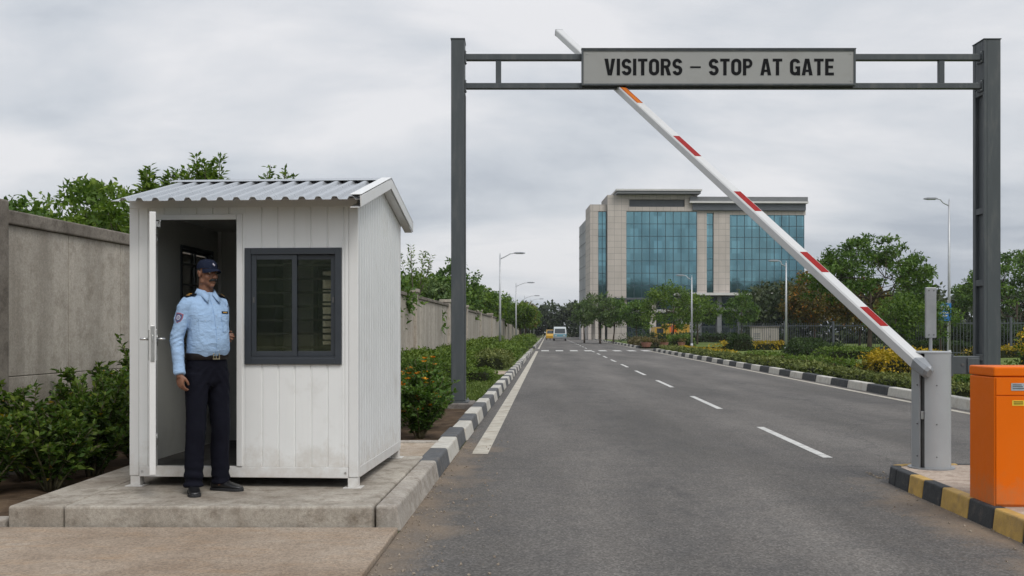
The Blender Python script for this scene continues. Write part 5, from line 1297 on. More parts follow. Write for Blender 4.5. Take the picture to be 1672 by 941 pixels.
# belt and buckle
mb = MB(); n_ = 48
def beltring(z, g): return ring((0, 0.0, z), 0.172 + g, 0.134 + g, n_, 2.35)
mb.loft([beltring(1.032, -0.012), beltring(1.032, 0.001), beltring(1.036, 0.004), beltring(1.078, 0.005), beltring(1.082, 0.002), beltring(1.082, -0.010)], caps=False)
belt = mb.build('belt', M['beltm'], guard, smooth=True, auto=40)
mb = MB(); yb = -0.134 - 0.010
mb.box2((-0.030, yb - 0.004, 1.033), (-0.024, yb + 0.006, 1.081)); mb.box2((0.024, yb - 0.004, 1.033), (0.030, yb + 0.006, 1.081)); mb.box2((-0.0239, yb - 0.0035, 1.074), (0.0239, yb + 0.005, 1.080)); mb.box2((-0.0239, yb - 0.0035, 1.034), (0.0239, yb + 0.005, 1.040)); mb.box2((-0.006, yb - 0.006, 1.041), (-0.001, yb + 0.004, 1.073))
mb.build('buckle', M['brass'], belt, bevel=0.001)
# ---- shoes
def shoe(a_, ang):
    rt = guard_shoe = MB(); Mz = Matrix.Rotation(ang, 3, 'Z'); c0_ = V3(a_.x, a_.y, 0)
    secs = [(0.082, 0.030, 0.034, 0.060), (0.07, 0.037, 0.036, 0.085), (0.03, 0.040, 0.036, 0.098), (-0.02, 0.041, 0.037, 0.094), (-0.07, 0.044, 0.034, 0.074), (-0.12, 0.049, 0.030, 0.058), (-0.165, 0.046, 0.026, 0.048), (-0.195, 0.034, 0.022, 0.040), (-0.207, 0.016, 0.020, 0.030)]
    rings = []
    for y, w, zl, top in secs:
        rr_ = []
        for k in range(16):
            a = 2 * math.pi * k / 16; rr_.append(c0_ + Mz @ V3(w * math.copysign(abs(math.cos(a)) ** 0.8, math.cos(a)), y, (top + 0.012) / 2 + (top - 0.012) / 2 * math.copysign(abs(math.sin(a)) ** 0.8, math.sin(a))))
        rings.append(rr_)
    rt.loft(rings); s_o = rt.build('shoe', M['leather'], guard, smooth=True)
    sd = s_o.modifiers.new('round', 'SUBSURF'); sd.levels = 1; sd.render_levels = 1
    so = MB(); top = [(w + 0.004, y) for y, w, zl, t in secs]
    outl = [(w, y) for w, y in top] + [(0, -0.216)] + [(-w, y) for w, y in top[::-1]] + [(0, 0.094)]
    pts = [c0_ + Mz @ V3(x, y, 0) for x, y in outl]
    so.prism([(p.x, p.y) for p in pts], 0.0, 0.022); so.build('sole', M['rubber'], s_o, bevel=0.004)
    hl = MB(); hp_ = [c0_ + Mz @ V3(x, y, 0) for x, y in ((0.041, 0.02), (0.041, 0.07), (0.03, 0.092), (-0.03, 0.092), (-0.041, 0.07), (-0.041, 0.02))]
    lc = MB()
    for y, z in ((-0.045, 0.092), (-0.065, 0.084), (-0.085, 0.076)):
        lc.tube([c0_ + Mz @ V3(-0.022, y, z - 0.004), c0_ + Mz @ V3(0, y, z), c0_ + Mz @ V3(0.022, y, z - 0.004)], 0.003, 6)
    lc.build('lace', M['rubber'], s_o, smooth=True)
shoe(ANR + V3(0, 0.01, 0), R(-26)); shoe(ANL + V3(0.0, 0.0, 0), R(26))

# ---- hair, brows, moustache, eyes
o = MB(); rings = []
for k in range(5):
    z = -0.056 + 0.022 * k; w = 0.0775 - 0.010 * max(0, (0.0 - z) / 0.052) ; f0 = -0.02 if z > -0.01 else 0.035
    rr_ = []
    a0 = 30 if z < -0.012 else -8
    for i in range(25):
        a = R(a0 + (180 - 2 * a0) * i / 24); rr_.append(hp((w + 0.001) * math.cos(a), 0.016 + (0.0925 - 0.012 * max(0, -z / 0.052)) * math.sin(a), z + 0.006))
    rings.append(rr_)
o.loft(rings, caps=False, closed=False); o = o.build('hair', M['hair'], guard, smooth=True); sd = o.modifiers.new('thick', 'SOLIDIFY'); sd.thickness = 0.007; sd.offset = 0
for s_ in (-1, 1):
    o = MB(); o.tube([hp(s_ * 0.012, -0.0945, 0.021), hp(s_ * 0.030, -0.0925, 0.027), hp(s_ * 0.050, -0.075, 0.021)], [0.0045, 0.0060, 0.0032], 8); o.build('eyebrow', M['hair'], guard, smooth=True)
    o = MB(); o.ell(hp(s_ * 0.031, -0.0775, 0.005), (0.0125, 0.0105, 0.0068), HM); e_ = o.build('eye', M['eye_white'], guard, smooth=True)
    o = MB(); o.ell(hp(s_ * 0.031 + 0.001, -0.0862, 0.005), (0.0055, 0.003, 0.0058), HM); o.build('iris', M['hair'], e_, smooth=True)
    o = MB(); o.tube([hp(s_ * 0.016, -0.084, 0.0085), hp(s_ * 0.030, -0.0895, 0.0125), hp(s_ * 0.046, -0.078, 0.0085)], [0.0028, 0.0036, 0.0025], 8); o.build('eyelid', M['skin'], e_, smooth=True)
o = MB()
for s_ in (-1, 1): o.tube([hp(0.0, -0.1005, -0.0525), hp(s_ * 0.012, -0.1005, -0.054), hp(s_ * 0.026, -0.090, -0.058), hp(s_ * 0.036, -0.076, -0.066)], [0.0088, 0.0108, 0.0092, 0.0045], 10)
o.build('moustache', M['hair'], guard, smooth=True)
# ---- cap: six-panel crown, curved visor, emblem
o = MB(); rings = []
for k in range(9):
    t = k / 8; a = R(4 + 84 * t); z = 0.030 + 0.086 * math.sin(a) ** 0.85; s_ = math.cos(a) ** 0.55
    rings.append([hp(0.0855 * s_ * math.cos(R(i * 10)), 0.014 + 0.1045 * s_ * math.sin(R(i * 10)) - 0.004 * t, z - 0.010 * (math.sin(R(i * 10)) > 0) * (1 - t) * math.sin(R(i * 10))) for i in range(36)])
o.loft(rings); cap = o.build('cap', M['cap'], guard, smooth=True, auto=60); 
o = MB(); nn_ = 15; up_, dn_ = [], []
for i in range(nn_):
    u = -1 + 2 * i / (nn_ - 1); x0_ = 0.078 * u; yb_ = 0.014 - 0.1035 * math.sqrt(max(0, 1 - (x0_ / 0.0865) ** 2)); yf_ = yb_ - 0.073 * math.sqrt(max(0, 1 - u * u)) ** 0.8
    dz = -0.020 * u * u
    for lst, off in ((up_, 0.003), (dn_, -0.002)):
        lst.append([hp(x0_, yb_ + 0.006, 0.036 + dz * 0.3 + off), hp(x0_, (yb_ + yf_) / 2, 0.034 + dz + off), hp(x0_, yf_, 0.022 + dz * 1.1 + off)])
rings = [a + b_[::-1] for a, b_ in zip(up_, dn_)]
o.loft(rings); o.build('visor', M['cap'], cap, smooth=True, auto=50)
o = MB()
for dx, dz, w, h_ in ((0, 0, 0.012, 0.006), (-0.004, 0.009, 0.006, 0.005), (0.006, -0.007, 0.007, 0.004)):
    o.ell(hp(dx, -0.088 + 0.004 * (dz > 0), 0.072 + dz), (w, 0.004, h_), HM)
o.build('emblem', M['patch_w'], cap, smooth=True)
o = MB(); o.ell(hp(0, 0.010, 0.1165), (0.007, 0.007, 0.004), HM); o.build('top_button', M['cap'], cap, smooth=True)
# ================================================================== BOUNDARY WALLS
def wall_run(root, pts, top, th, parts=True):
    pass
wl = thing('boundary_wall', 'weathered concrete boundary wall with a thick end pier, left of the guard booth', 'wall', (-4.9, 9.6, 0))
a, b = Vector((-4.87, 9.55, 0)), Vector((-4.30, 15.2, 0)); dv = (b - a).normalized(); nv = Vector((-dv.y, dv.x, 0))
def wl_prism(name, p, q, t, z0, z1, mat, off=0.0, bevel=0.01, rel=wl, fr=0.0):
    mb = MB(); o = rel.location
    A_, B_ = p - o + nv * off - nv * fr, q - o + nv * off - nv * fr
    mb.prism([(A_.x, A_.y), (B_.x, B_.y), (B_.x + nv.x * t, B_.y + nv.y * t), (A_.x + nv.x * t, A_.y + nv.y * t)], z0, z1); return mb.build(name, mat, rel, bevel=bevel)
n_pan = 5; seg = (b - a).length / n_pan
for k in range(n_pan):
    p, q = a + dv * (seg * k + 0.006), a + dv * (seg * (k + 1) - 0.006)
    wl_prism('panel', p, q, 0.18, -0.05, 0.985, M['wall'], bevel=0.006); wl_prism('panel', p, q, 0.18, 0.99, 2.46, M['wall'], bevel=0.006)
wl_prism('coping', a + dv * 0.0, b, 0.26, 2.462, 2.60, M['coping'], -0.04, bevel=0.015)
pr = MB(); pr.box((-5.06 + 4.9, 9.38 - 9.6, 1.32), (0.42, 0.42, 2.74), R(-6)); pr.build('pier', M['coping'], wl, bevel=0.02)
a2 = a - dv * 0.42
q2 = MB(); q2.prism([(-5.2 + 4.9, 9.2 - 9.6), (-5.45 + 4.9, 7.0 - 9.6), (-5.65 + 4.9, 7.0 - 9.6), (-5.4 + 4.9, 9.2 - 9.6)], -0.05, 2.46); q2.build('panel', M['wall'], wl, bevel=0.006)

wr_ = thing('boundary_wall', 'long grey concrete boundary wall with regular piers running beside the road behind the booth', 'wall', RD(-4.34, 17.0))
o_ = wr_.location; wr_.rotation_euler = (0, 0, -A)
def fw(l, s): return (l + 4.34, s - 17.0)
pier_s = [17.0, 24.6, 32.2, 43.0, 52.5, 63.5, 76.0, 88.0, 100.0, 113.0, 128.0, 145.0]
for k in range(len(pier_s) - 1):
    s0, s1 = pier_s[k], pier_s[k + 1]; m = max(1, round((s1 - s0) / 5.6)) 
    for j in range(m):
        t0, t1 = s0 + (s1 - s0) * j / m + 0.01, s0 + (s1 - s0) * (j + 1) / m - 0.01
        mb = MB(); mb.box2((-0.18, t0 - 17 + 0.0, -0.05), (0.0, t1 - 17, 2.50)); mb.build('panel', M['wall'], wr_, bevel=0.008)
    mb = MB(); mb.box2((-0.24, s0 - 17 + 0.21, 2.505), (0.06, s1 - 17 - 0.21, 2.61)); mb.build('coping', M['coping'], wr_, bevel=0.015)
for s in pier_s:
    mb = MB(); mb.box2((-0.30, s - 17 - 0.20, -0.05), (0.10, s - 17 + 0.20, 2.68)); mb.box2((-0.35, s - 17 - 0.25, 2.682), (0.15, s - 17 + 0.25, 2.80)); mb.build('pier', M['wall'], wr_, bevel=0.015)

# ================================================================== SHRUBS, HEDGES
G1 = 'shrubs along the foot of the left wall'
sh_spec = [
 (-4.50, 8.45, 0.80, 0.50, 0.45, 11, 'yellow-flecked green shrub at the left edge of the photo, nearest the camera'),
 (-4.05, 8.75, 0.78, 0.48, 0.45, 12, 'dark green shrub at the front left corner of the concrete platform'),
 (-4.55, 9.35, 0.92, 0.50, 0.48, 13, 'bushy green shrub behind the yellow-flecked one, against the thick pier'),
 (-3.98, 9.45, 1.04, 0.50, 0.46, 14, 'tallest arching green shrub beside the platform, its shoots against the bare wall'),
 (-4.42, 10.4, 1.05, 0.52, 0.50, 15, 'rounded green shrub close to the wall, midway along the platform edge'),
 (-3.88, 10.3, 1.0, 0.48, 0.48, 16, 'upright green shrub next to the left corner post of the booth'),
 (-4.20, 11.4, 1.25, 0.55, 0.50, 17, 'green shrub with tall shoots, partly hidden behind the left side of the booth'),
 (-3.72, 11.2, 1.10, 0.42, 0.45, 18, 'small green shrub mostly hidden behind the booth near its left post')]
for x, y, h, rx, ry, sd, lb in sh_spec:
    make_shrub('shrub', lb, sd, h, rx, ry, 'lf_shrub', 0.074, 30, 0.036, (x, y, 0.03), G1, flowers=0)
G2 = 'flowering bushes between the booth and the left kerb'
fl_spec = [
 (-1.18, 12.75, 0.72, 0.40, 0.40, 31, 16, 'low orange-flowered bush nearest the booth, at the soil edge by the kerb'),
 (-1.65, 13.3, 0.86, 0.50, 0.45, 32, 12, 'green bush with few orange flowers touching the right wall of the booth'),
 (-1.22, 14.1, 0.90, 0.46, 0.50, 33, 34, 'orange-flowered bush right of the booth, in front of the left gantry post'),
 (-1.95, 14.8, 0.97, 0.55, 0.50, 34, 26, 'orange-flowered bush further behind the booth, away from the kerb'),
 (-1.35, 15.6, 0.97, 0.50, 0.48, 35, 50, 'bush thick with orange flowers just before the left gantry post'),
 (-2.05, 16.3, 0.95, 0.50, 0.48, 36, 26, 'leafy bush behind the flowering ones, left of the gantry footing'),
 (-1.62, 17.2, 0.75, 0.40, 0.34, 37, 10, 'small green bush at the foot of the left gantry post')]
for x, y, h, rx, ry, sd, fl, lb in fl_spec:
    make_shrub('flowering_bush', lb, sd, h, rx, ry, 'lf_flower', 0.075, 28, 0.036, (x, y, 0.05), G2, flowers=fl)
GH = 'hedges on the left verge'
make_hedge('hedge', 'bright green loose hedge behind the left gantry post, nearest of the left verge', 'hedge', 41, -4.1, -2.25, 19.4, 29.4, 0.74, 'lf_hedge', 0.085, 420, 0.09, GH, 0.16)
make_hedge('hedge', 'small green tuft hedge on the lawn just before the sandy path', 'hedge', 42, -2.3, -1.55, 26.4, 29.0, 0.30, 'lf_hedge', 0.07, 500, 0.09, GH, 0.2)
make_hedge('hedge', 'tall green hedge along the boundary wall just beyond the sandy path', 'hedge', 43, -4.1, -2.9, 34.0, 47.0, 0.66, 'lf_hedge', 0.10, 300, 0.09, GH, 0.18)
make_hedge('hedge', 'low olive hedge beside the left kerb just beyond the sandy path', 'hedge', 44, -2.7, -1.50, 34.5, 40.0, 0.50, 'lf_lowhedge', 0.09, 340, 0.09, GH, 0.2)
make_hedge('hedge', 'long green hedge beside the left kerb, running to the second street lamp', 'hedge', 45, -2.7, -1.55, 41.5, 70.0, 0.62, 'lf_hedge', 0.13, 170, 0.09, GH, 0.2)
make_hedge('hedge', 'far green hedge along the boundary wall behind the first street lamp', 'hedge', 46, -4.1, -3.2, 48.5, 72.0, 0.75, 'lf_hedge', 0.13, 150, 0.09, GH, 0.2)
make_hedge('hedge', 'loose green hedge at the far left kerb beyond the zebra crossing', 'hedge', 47, -3.0, -1.6, 84, 125, 0.75, 'lf_hedge', 0.2, 60, 0.09, GH, 0.2)

GR = 'hedges on the right verge'
make_hedge('hedge', 'low green edging hedge directly behind the right kerb, nearest the boom barrier', 'hedge', 51, 7.95, 8.5, 19.6, 29.0, 0.24, 'lf_lowhedge', 0.075, 500, 0.11, GR, 0.22)
make_hedge('hedge', 'long low olive edging hedge behind the right kerb, up to the zebra crossing', 'hedge', 52, 7.95, 8.6, 29.6, 70.0, 0.26, 'lf_lowhedge', 0.12, 170, 0.11, GR, 0.22)
make_hedge('hedge', 'long brownish hedge in the second row behind the right kerb', 'hedge', 53, 8.8, 9.6, 30.5, 45.0, 0.36, 'lf_brownhedge', 0.11, 210, 0.11, GR, 0.16, topm='lf_hedge')
make_hedge('hedge', 'far low yellow-green hedge in the second row, towards the zebra crossing', 'hedge', 67, 8.9, 9.5, 50.0, 70.0, 0.24, 'lf_hedge', 0.12, 170, 0.11, GR, 0.16, topm='lf_yellow')
make_hedge('hedge', 'golden-topped hedge behind the boom barrier housing on the right verge', 'hedge', 54, 8.6, 10.3, 25.6, 28.2, 0.74, 'lf_olive', 0.09, 420, 0.11, GR, 0.12, topm='lf_yellow', gold=0.42)
make_hedge('hedge', 'dark clipped hedge behind the golden one, left of the right gantry post', 'hedge', 55, 19.0, 23.5, 55.0, 57.0, 0.72, 'lf_darkhedge', 0.11, 220, 0.11, GR, 0.06)
make_hedge('hedge', 'bright yellow-green bush hedge at the right edge of the photo, right of the gantry post', 'hedge', 56, 14.2, 17.0, 29.0, 31.2, 1.15, 'lf_hedge', 0.11, 260, 0.11, GR, 0.28, topm='lf_yellow')
make_hedge('hedge', 'dark square-clipped hedge in front of the brown-tinged tree', 'hedge', 57, 16.4, 18.7, 67.5, 69.5, 0.80, 'lf_darkhedge', 0.13, 160, 0.11, GR, 0.04)
make_hedge('hedge', 'small dark square-clipped hedge left of the beige utility cabin', 'hedge', 58, 12.2, 13.7, 67.0, 68.4, 1.05, 'lf_darkhedge', 0.14, 160, 0.11, GR, 0.04)
make_hedge('hedge', 'long dark green hedge on the lawn right of the beige utility cabin', 'hedge', 59, 13.2, 15.2, 50.5, 57.0, 0.62, 'lf_darkhedge', 0.13, 140, 0.11, GR, 0.12)
make_hedge('hedge', 'pale yellow-green hedge strip in front of the beige utility cabin', 'hedge', 60, 11.6, 17.5, 70.2, 71.6, 0.55, 'lf_yellow', 0.16, 110, 0.11, GR, 0.12)
make_hedge('hedge', 'green clipped hedge block on the lawn near the umbrella-shaped tree', 'hedge', 61, 13.0, 15.6, 47.0, 50.0, 0.50, 'lf_hedge', 0.11, 200, 0.11, GR, 0.1)
make_hedge('hedge', 'bright green hedge block at the lamp post before the office building', 'hedge', 62, 10.4, 12.6, 76 + 10, 88.6, 0.9, 'lf_hedge', 0.18, 90, 0.11, GR, 0.08)
make_hedge('hedge', 'low reddish hedge at the far corner where the right kerb meets the crossing', 'hedge', 63, 7.95, 9.6, 85.0, 100.0, 0.55, 'lf_brownhedge', 0.2, 70, 0.11, GR, 0.25)
make_hedge('hedge', 'dark ground-level hedge along the base of the office building', 'hedge', 64, 7.9, 34.0, 118, 119.6, 0.95, 'lf_darkhedge', 0.26, 40, 0.11, GR, 0.15)
make_hedge('hedge', 'low orange-flowered bed behind the gantry post, by the metal fence', 'hedge', 65, 21.0, 25.0, 50.0, 51.5, 0.50, 'lf_olive', 0.12, 170, 0.11, GR, 0.2, topm='lf_yellow')
make_hedge('hedge', 'tall dark hedge standing behind the metal fence on the right', 'hedge', 66, 30.5, 32.0, 48.0, 92.0, 1.75, 'lf_darkhedge', 0.2, 60, 0.0, GR, 0.2)
make_shrub('shrub', 'dark green shrub between the barrier housing and the orange cabinet, behind the kerb', 71, 0.5, 0.42, 0.4, 'lf_flower', 0.075, 20, 0.04, RD(8.75, 18.3, 0.1), 'shrubs along the foot of the left wall')
make_shrub('shrub', 'low green shrub behind the right kerb beside the barrier housing', 72, 0.42, 0.5, 0.45, 'lf_flower', 0.07, 20, 0.04, RD(8.5, 20.4, 0.1), 'shrubs along the foot of the left wall')

# ================================================================== TREES
GT = 'trees along the road and verges'
make_tree('tree', 'broad umbrella-shaped green tree rising behind the lower part of the barrier arm', 'tree', 101, 6.9, 2.5, 3.3, 'umbrella', 'lf_tree', 0.22, 125, 76, 0.50, loc=(19.6, 54.6, 0.1), group=GT, trunk_r=0.13)
make_tree('tree', 'brown-tinged tree with orange blossom left of the umbrella-shaped tree', 'tree', 102, 5.7, 1.5, 2.7, 'round', 'lf_olive', 0.26, 110, 60, 0.5, loc=(23.2, 76, 0.1), group=GT)
make_tree('tree', 'second brown-tinged tree half behind the barrier arm, under the umbrella tree', 'tree', 103, 5.0, 1.4, 2.3, 'round', 'lf_olive', 0.26, 80, 55, 0.5, loc=(24.4, 70, 0.1), group=GT)
make_tree('tree', 'round green tree by the right corner of the glass block, left of the tall lamp', 'tree', 104, 5.4, 1.5, 2.1, 'round', 'lf_tree', 0.26, 60, 50, 0.46, loc=(23.4, 102, 0.1), group=GT)
make_tree('tree', 'wide bright green tree in front of the office entrance beside the middle lamp', 'tree', 105, 6.0, 1.4, 3.2, 'round', 'lf_bright', 0.28, 90, 50, 0.52, loc=(15.6, 97, 0.1), group=GT)
make_tree('tree', 'bright green tree overlapping the wide one on its right, behind the middle lamp', 'tree', 106, 5.2, 1.4, 2.3, 'round', 'lf_bright', 0.28, 52, 50, 0.48, loc=(18.8, 101, 0.1), group=GT)
make_tree('tree', 'small dark green tree between the brownish tree and the wide bright one', 'tree', 107, 4.7, 1.3, 1.8, 'round', 'lf_tree', 0.30, 55, 50, 0.5, loc=(13.7, 109, 0.1), group=GT)
make_tree('tree', 'brownish green tree at the left corner of the office building', 'tree', 108, 5.8, 1.6, 2.1, 'round', 'lf_dull', 0.30, 55, 46, 0.52, loc=(10.1, 114, 0.1), group=GT)
make_tree('tree', 'thin dull green tree leaning over the far kerb by the building portico', 'tree', 109, 5.0, 1.6, 1.6, 'round', 'lf_dull', 0.32, 50, 45, 0.5, loc=(8.8, 121, 0.1), group=GT)
make_tree('tree', 'green tree in front of the stone pier of the office building', 'tree', 110, 5.3, 1.5, 1.8, 'round', 'lf_tree', 0.32, 55, 50, 0.5, loc=(11.9, 117, 0.1), group=GT)
make_tree('tree', 'tall dark tree beyond the fence at the right edge of the photo', 'tree', 111, 7.6, 2.2, 4.0, 'umbrella', 'lf_tree', 0.28, 120, 58, 0.6, loc=(37.3, 74, 0.0), group=GT)
make_tree('tree', 'dark tree beyond the fence between the umbrella tree and the gantry post', 'tree', 112, 4.9, 1.4, 3.0, 'umbrella', 'lf_tree', 0.28, 90, 55, 0.6, loc=(31.0, 79, 0.0), group=GT)
make_tree('tree', 'bushy green tree under the umbrella tree, beyond the fence', 'tree', 113, 3.6, 0.8, 2.2, 'round', 'lf_bright', 0.26, 70, 55, 0.5, loc=(25.6, 66, 0.0), group=GT)
make_tree('tree', 'small leafy tree by the blue sign beside the lamp post', 'young tree', 114, 2.9, 1.0, 0.9, 'round', 'lf_tree', 0.16, 30, 45, 0.3, loc=(20.9, 48.5, 0.1), group=GT)
# left side
make_tree('tree', 'leafy tree behind the left wall, nearest the photo edge', 'tree', 121, 3.85, 1.4, 1.6, 'umbrella', 'lf_tree', 0.13, 90, 60, 0.30, loc=(-8.75, 17.0, 0), group=GT)
make_tree('tree', 'large airy tree showing above the left wall between the pier and the booth', 'tree', 122, 4.35, 1.5, 1.75, 'umbrella', 'lf_bright', 0.13, 120, 60, 0.32, loc=(-7.65, 18.0, 0), group=GT)
make_tree('tree', 'yellow-green tree above the left wall just beside the booth roof', 'tree', 123, 3.95, 1.2, 1.3, 'round', 'lf_bright', 0.12, 90, 60, 0.28, loc=(-6.35, 16.6, 0), group=GT)
make_shoot_tree('young_tree', 'slender young tree with upright shoots above the left end of the booth roof', 131, 3.92, 11, 0.40, 'lf_bright', 0.16, (-5.45, 15.0, 0), GT)
make_shoot_tree('young_tree', 'taller young tree with feathery shoots above the middle of the booth roof', 132, 4.12, 20, 0.52, 'lf_bright', 0.165, (-4.75, 15.2, 0), GT)
make_shoot_tree('young_tree', 'sparse young tree with a bare twig above the right part of the booth roof', 133, 4.02, 13, 0.42, 'lf_bright', 0.14, (-3.70, 15.5, 0), GT, low=0.45, spacing=0.10)
make_shoot_tree('sapling', 'thin pale sapling with sparse leaves above the wall right of the booth', 134, 4.75, 8, 0.85, 'lf_bright', 0.20, (-3.5 - 0.2, 38.0, 0), GT, low=0.62, spacing=0.16, barkm='bark_pale')
ll = [(-5.6, 30, 3.55, 1.5, 'lf_tree', 'leafy tree behind the wall touching the right edge of the booth'),
      (-6.4, 41, 3.9, 1.9, 'lf_tree', 'green tree above the wall between the sapling and the left gantry post'),
      (-6.6, 50, 4.1, 2.0, 'lf_dull', 'tree above the wall directly behind the left gantry post'),
      (-6.6, 60, 5.0, 2.3, 'lf_tree', 'dark tree above the wall just right of the left gantry post'),
      (-6.9, 71, 6.3, 2.6, 'lf_tree', 'tallest tree above the wall, behind the first lamp post on the left'),
      (-6.4, 84, 5.6, 2.8, 'lf_bright', 'broad tree overhanging the wall beyond the first left lamp'),
      (-5.6, 100, 5.4, 2.6, 'lf_tree', 'dense tree at the far end of the boundary wall')]
for k, (l, s, h, rx, lm, lb) in enumerate(ll):
    make_tree('tree', lb, 'tree', 140 + k, h, h * 0.3, rx, 'umbrella' if k % 2 else 'round', lm, 0.16 + 0.002 * s, 80, 52, 0.45, loc=RD(l, s), group=GT)
row = [(-2.6, 96, 'lf_bright', 'first small street tree of the far left row, with yellowish leaves'), (-2.5, 108, 'lf_olive', 'second small street tree of the far left row, brown-tinged'), (-2.5, 121, 'lf_bright', 'third small street tree of the far left row'), (-2.5, 136, 'lf_tree', 'last dark street tree of the far left row')]
for k, (l, s, lm, lb) in enumerate(row):
    make_tree('street_tree', lb, 'tree', 160 + k, 4.2 + 0.3 * (k % 2), 1.7, 1.5, 'round', lm, 0.28, 45, 48, 0.45, loc=RD(l, s), group=GT)

far_wood('woodland', 'dark wooded horizon closing the far end of the road', 171, -70, 26, 262, 232, 4.5, 9.5, 1000, 'lf_far', 0.85, 36, 1.7)
far_wood('woodland', 'band of trees beyond the metal fence on the right', 172, 26, 92, 110, 97, 4.0, 8.0, 1000, 'lf_far', 0.55, 40, 1.2)
far_wood('woodland', 'line of trees far off beyond the boundary wall on the left', 173, -95, -14, 120, 190, 4.0, 7.5, 380, 'lf_far', 0.6, 34, 1.3)
# low wooded hills behind the camera, which the office glass mirrors
mb = MB(); V, F = [], []; nh = 90
for i in range(nh + 1):
    a = math.pi + math.pi * i / nh; r = 300
    hgt = 33 + 9 * mnoise.noise((i * 0.13, 1, 0)) + 5 * mnoise.noise((i * 0.6, 4, 0))
    V += [(r * math.cos(a), r * math.sin(a), -2), (1.1 * r * math.cos(a), 1.1 * r * math.sin(a), hgt), (1.3 * r * math.cos(a), 1.3 * r * math.sin(a), -2)]
for i in range(nh):
    for j in (0, 1): F.append((i * 3 + j, i * 3 + 3 + j, i * 3 + 4 + j, i * 3 + 1 + j))
mb.add(V, F); structure(mb.build('hills', M['hill'], smooth=True))

# ================================================================== OFFICE BUILDING
bx, by = 16.3, 170.0
bld = thing('office_building', 'large stone and blue glass office block standing right of the road behind the trees', 'building', (bx, by, 0), R(1.4))
def bpart(name, mat, boxes, parent=None, bevel=0.0, label=None):
    mb = MB()
    for b_ in boxes: mb.box2(*b_)
    o = mb.build(name, mat, parent or bld, bevel=bevel)
    if label: o['label'] = label
    return o
def curtain(x0, x1, z0, z1, y, nx, nz, depth=0.5):
    g = bpart('curtain_wall', M['curtain'], [((x0, y, z0), (x1, y + depth, z1))])
    mb = MB()
    for i in range(nx + 1):
        x = x0 + (x1 - x0) * i / nx; mb.box2((x - 0.045, y - 0.06, z0), (x + 0.045, y - 0.001, z1))
    for j in range(nz + 1):
        z = z0 + (z1 - z0) * j / nz; mb.box2((x0, y - 0.048, z - 0.045), (x1, y - 0.0015, z + 0.045))
    mb.build('mullions', M['mullion'], g); return g
bpart('stone_pier', M['stone'], [((0, 0, 7.0), (3.24, 9, 24.7))]); bpart('stone_pier', M['stone'], [((15.45, 0.3, 7.55), (17.12, 9, 22.1))]); bpart('stone_pier', M['stone'], [((18.32, 0.3, 7.55), (21.1, 9, 22.1))])
bpart('stone_header', M['stone'], [((3.245, 0.05, 21.95), (15.44, 9, 22.7)), ((3.245, 0.05, 22.7), (3.75, 9, 24.0)), ((13.3, 0.05, 22.7), (15.44, 9, 24.0)), ((3.245, 0.05, 24.0), (15.44, 9, 24.75))])
bpart('ribbon_window', M['dark_clad'], [((3.76, 0.6, 22.71), (13.29, 1.0, 23.99))])
bpart('roof_slab', M['grey_clad'], [((1.5, -1.3, 24.80), (15.75, 12, 25.25))]); bpart('roof_fascia', M['pale_clad'], [((1.3, -1.5, 25.255), (15.95, 12, 25.55))])
curtain(3.27, 15.42, 7.15, 21.93, 0.45, 9, 7); curtain(17.13, 18.31, 8.0, 21.7, 0.75, 1, 7); curtain(21.12, 34.0, 8.0, 21.4, 0.55, 10, 7)
bpart('stone_header', M['stone'], [((21.12, 0.3, 21.42), (34.2, 9, 22.1)), ((17.13, 0.35, 21.72), (18.31, 9, 22.1))])
bpart('parapet_band', M['dark_clad'], [((14.6, -0.2, 22.12), (34.1, 12, 23.3))]); bpart('parapet_trim', M['pale_clad'], [((14.0, -0.7, 23.31), (34.4, 12, 23.62))]); bpart('parapet_cap', M['grey_clad'], [((14.1, -0.5, 23.63), (34.35, 12, 24.4))])
# body behind the facade and the return at the right end
bpart('core', M['side_clad'], [((0.3, 1.4, 0), (34.0, 21, 21.9))])
# canopy ledge and the open storey beneath it on the right
bpart('ledge', M['pale_clad'], [((11.2, -1.3, 7.55), (34.5, 0.28, 7.98))])
bpart('slab_band', M['grey_clad'], [((15.46, -0.2, 4.9), (34.4, 1.38, 5.5))])
for x in (11.7, 15.5, 18.9, 22.6, 26.3, 30.1, 33.6): bpart('column', M['grey_clad'], [((x, 0.2, 0), (x + 0.75, 0.95, 4.89)), ((x, 0.2, 5.51), (x + 0.75, 0.95, 7.54))])
for x0, x1 in ((16.4, 18.8), (19.8, 22.5), (23.5, 26.2), (27.2, 30.0), (31.0, 33.5)): bpart('window', M['dark_glass'], [((x0, 1.0, 0.4), (x1, 1.39, 4.7)), ((x0, 1.0, 5.6), (x1, 1.39, 7.4))])
# lower storeys under the left glass
bpart('string_course', M['dark_clad'], [((-1.5, -0.3, 6.82), (11.15, 1.39, 7.13))])
bpart('window', M['curtain'], [((3.6, 0.45, 5.2), (7.3, 1.39, 6.8)), ((8.4, 0.45, 5.2), (11.1, 1.39, 6.8))]); bpart('stone_base', M['stone'], [((0, 0.15, 0), (3.3, 1.39, 6.81))]); bpart('stone_base', M['stone'], [((7.31, 0.2, 0), (8.39, 1.39, 6.81))])
bpart('window', M['dark_glass'], [((3.31, 0.6, 0.3), (7.3, 1.39, 4.6))]); bpart('window', M['dark_glass'], [((8.4, 0.6, 0.3), (11.6, 1.39, 4.6))]); bpart('slab_band', M['pale_clad'], [((3.31, 0.3, 4.65), (11.6, 1.39, 5.15))])
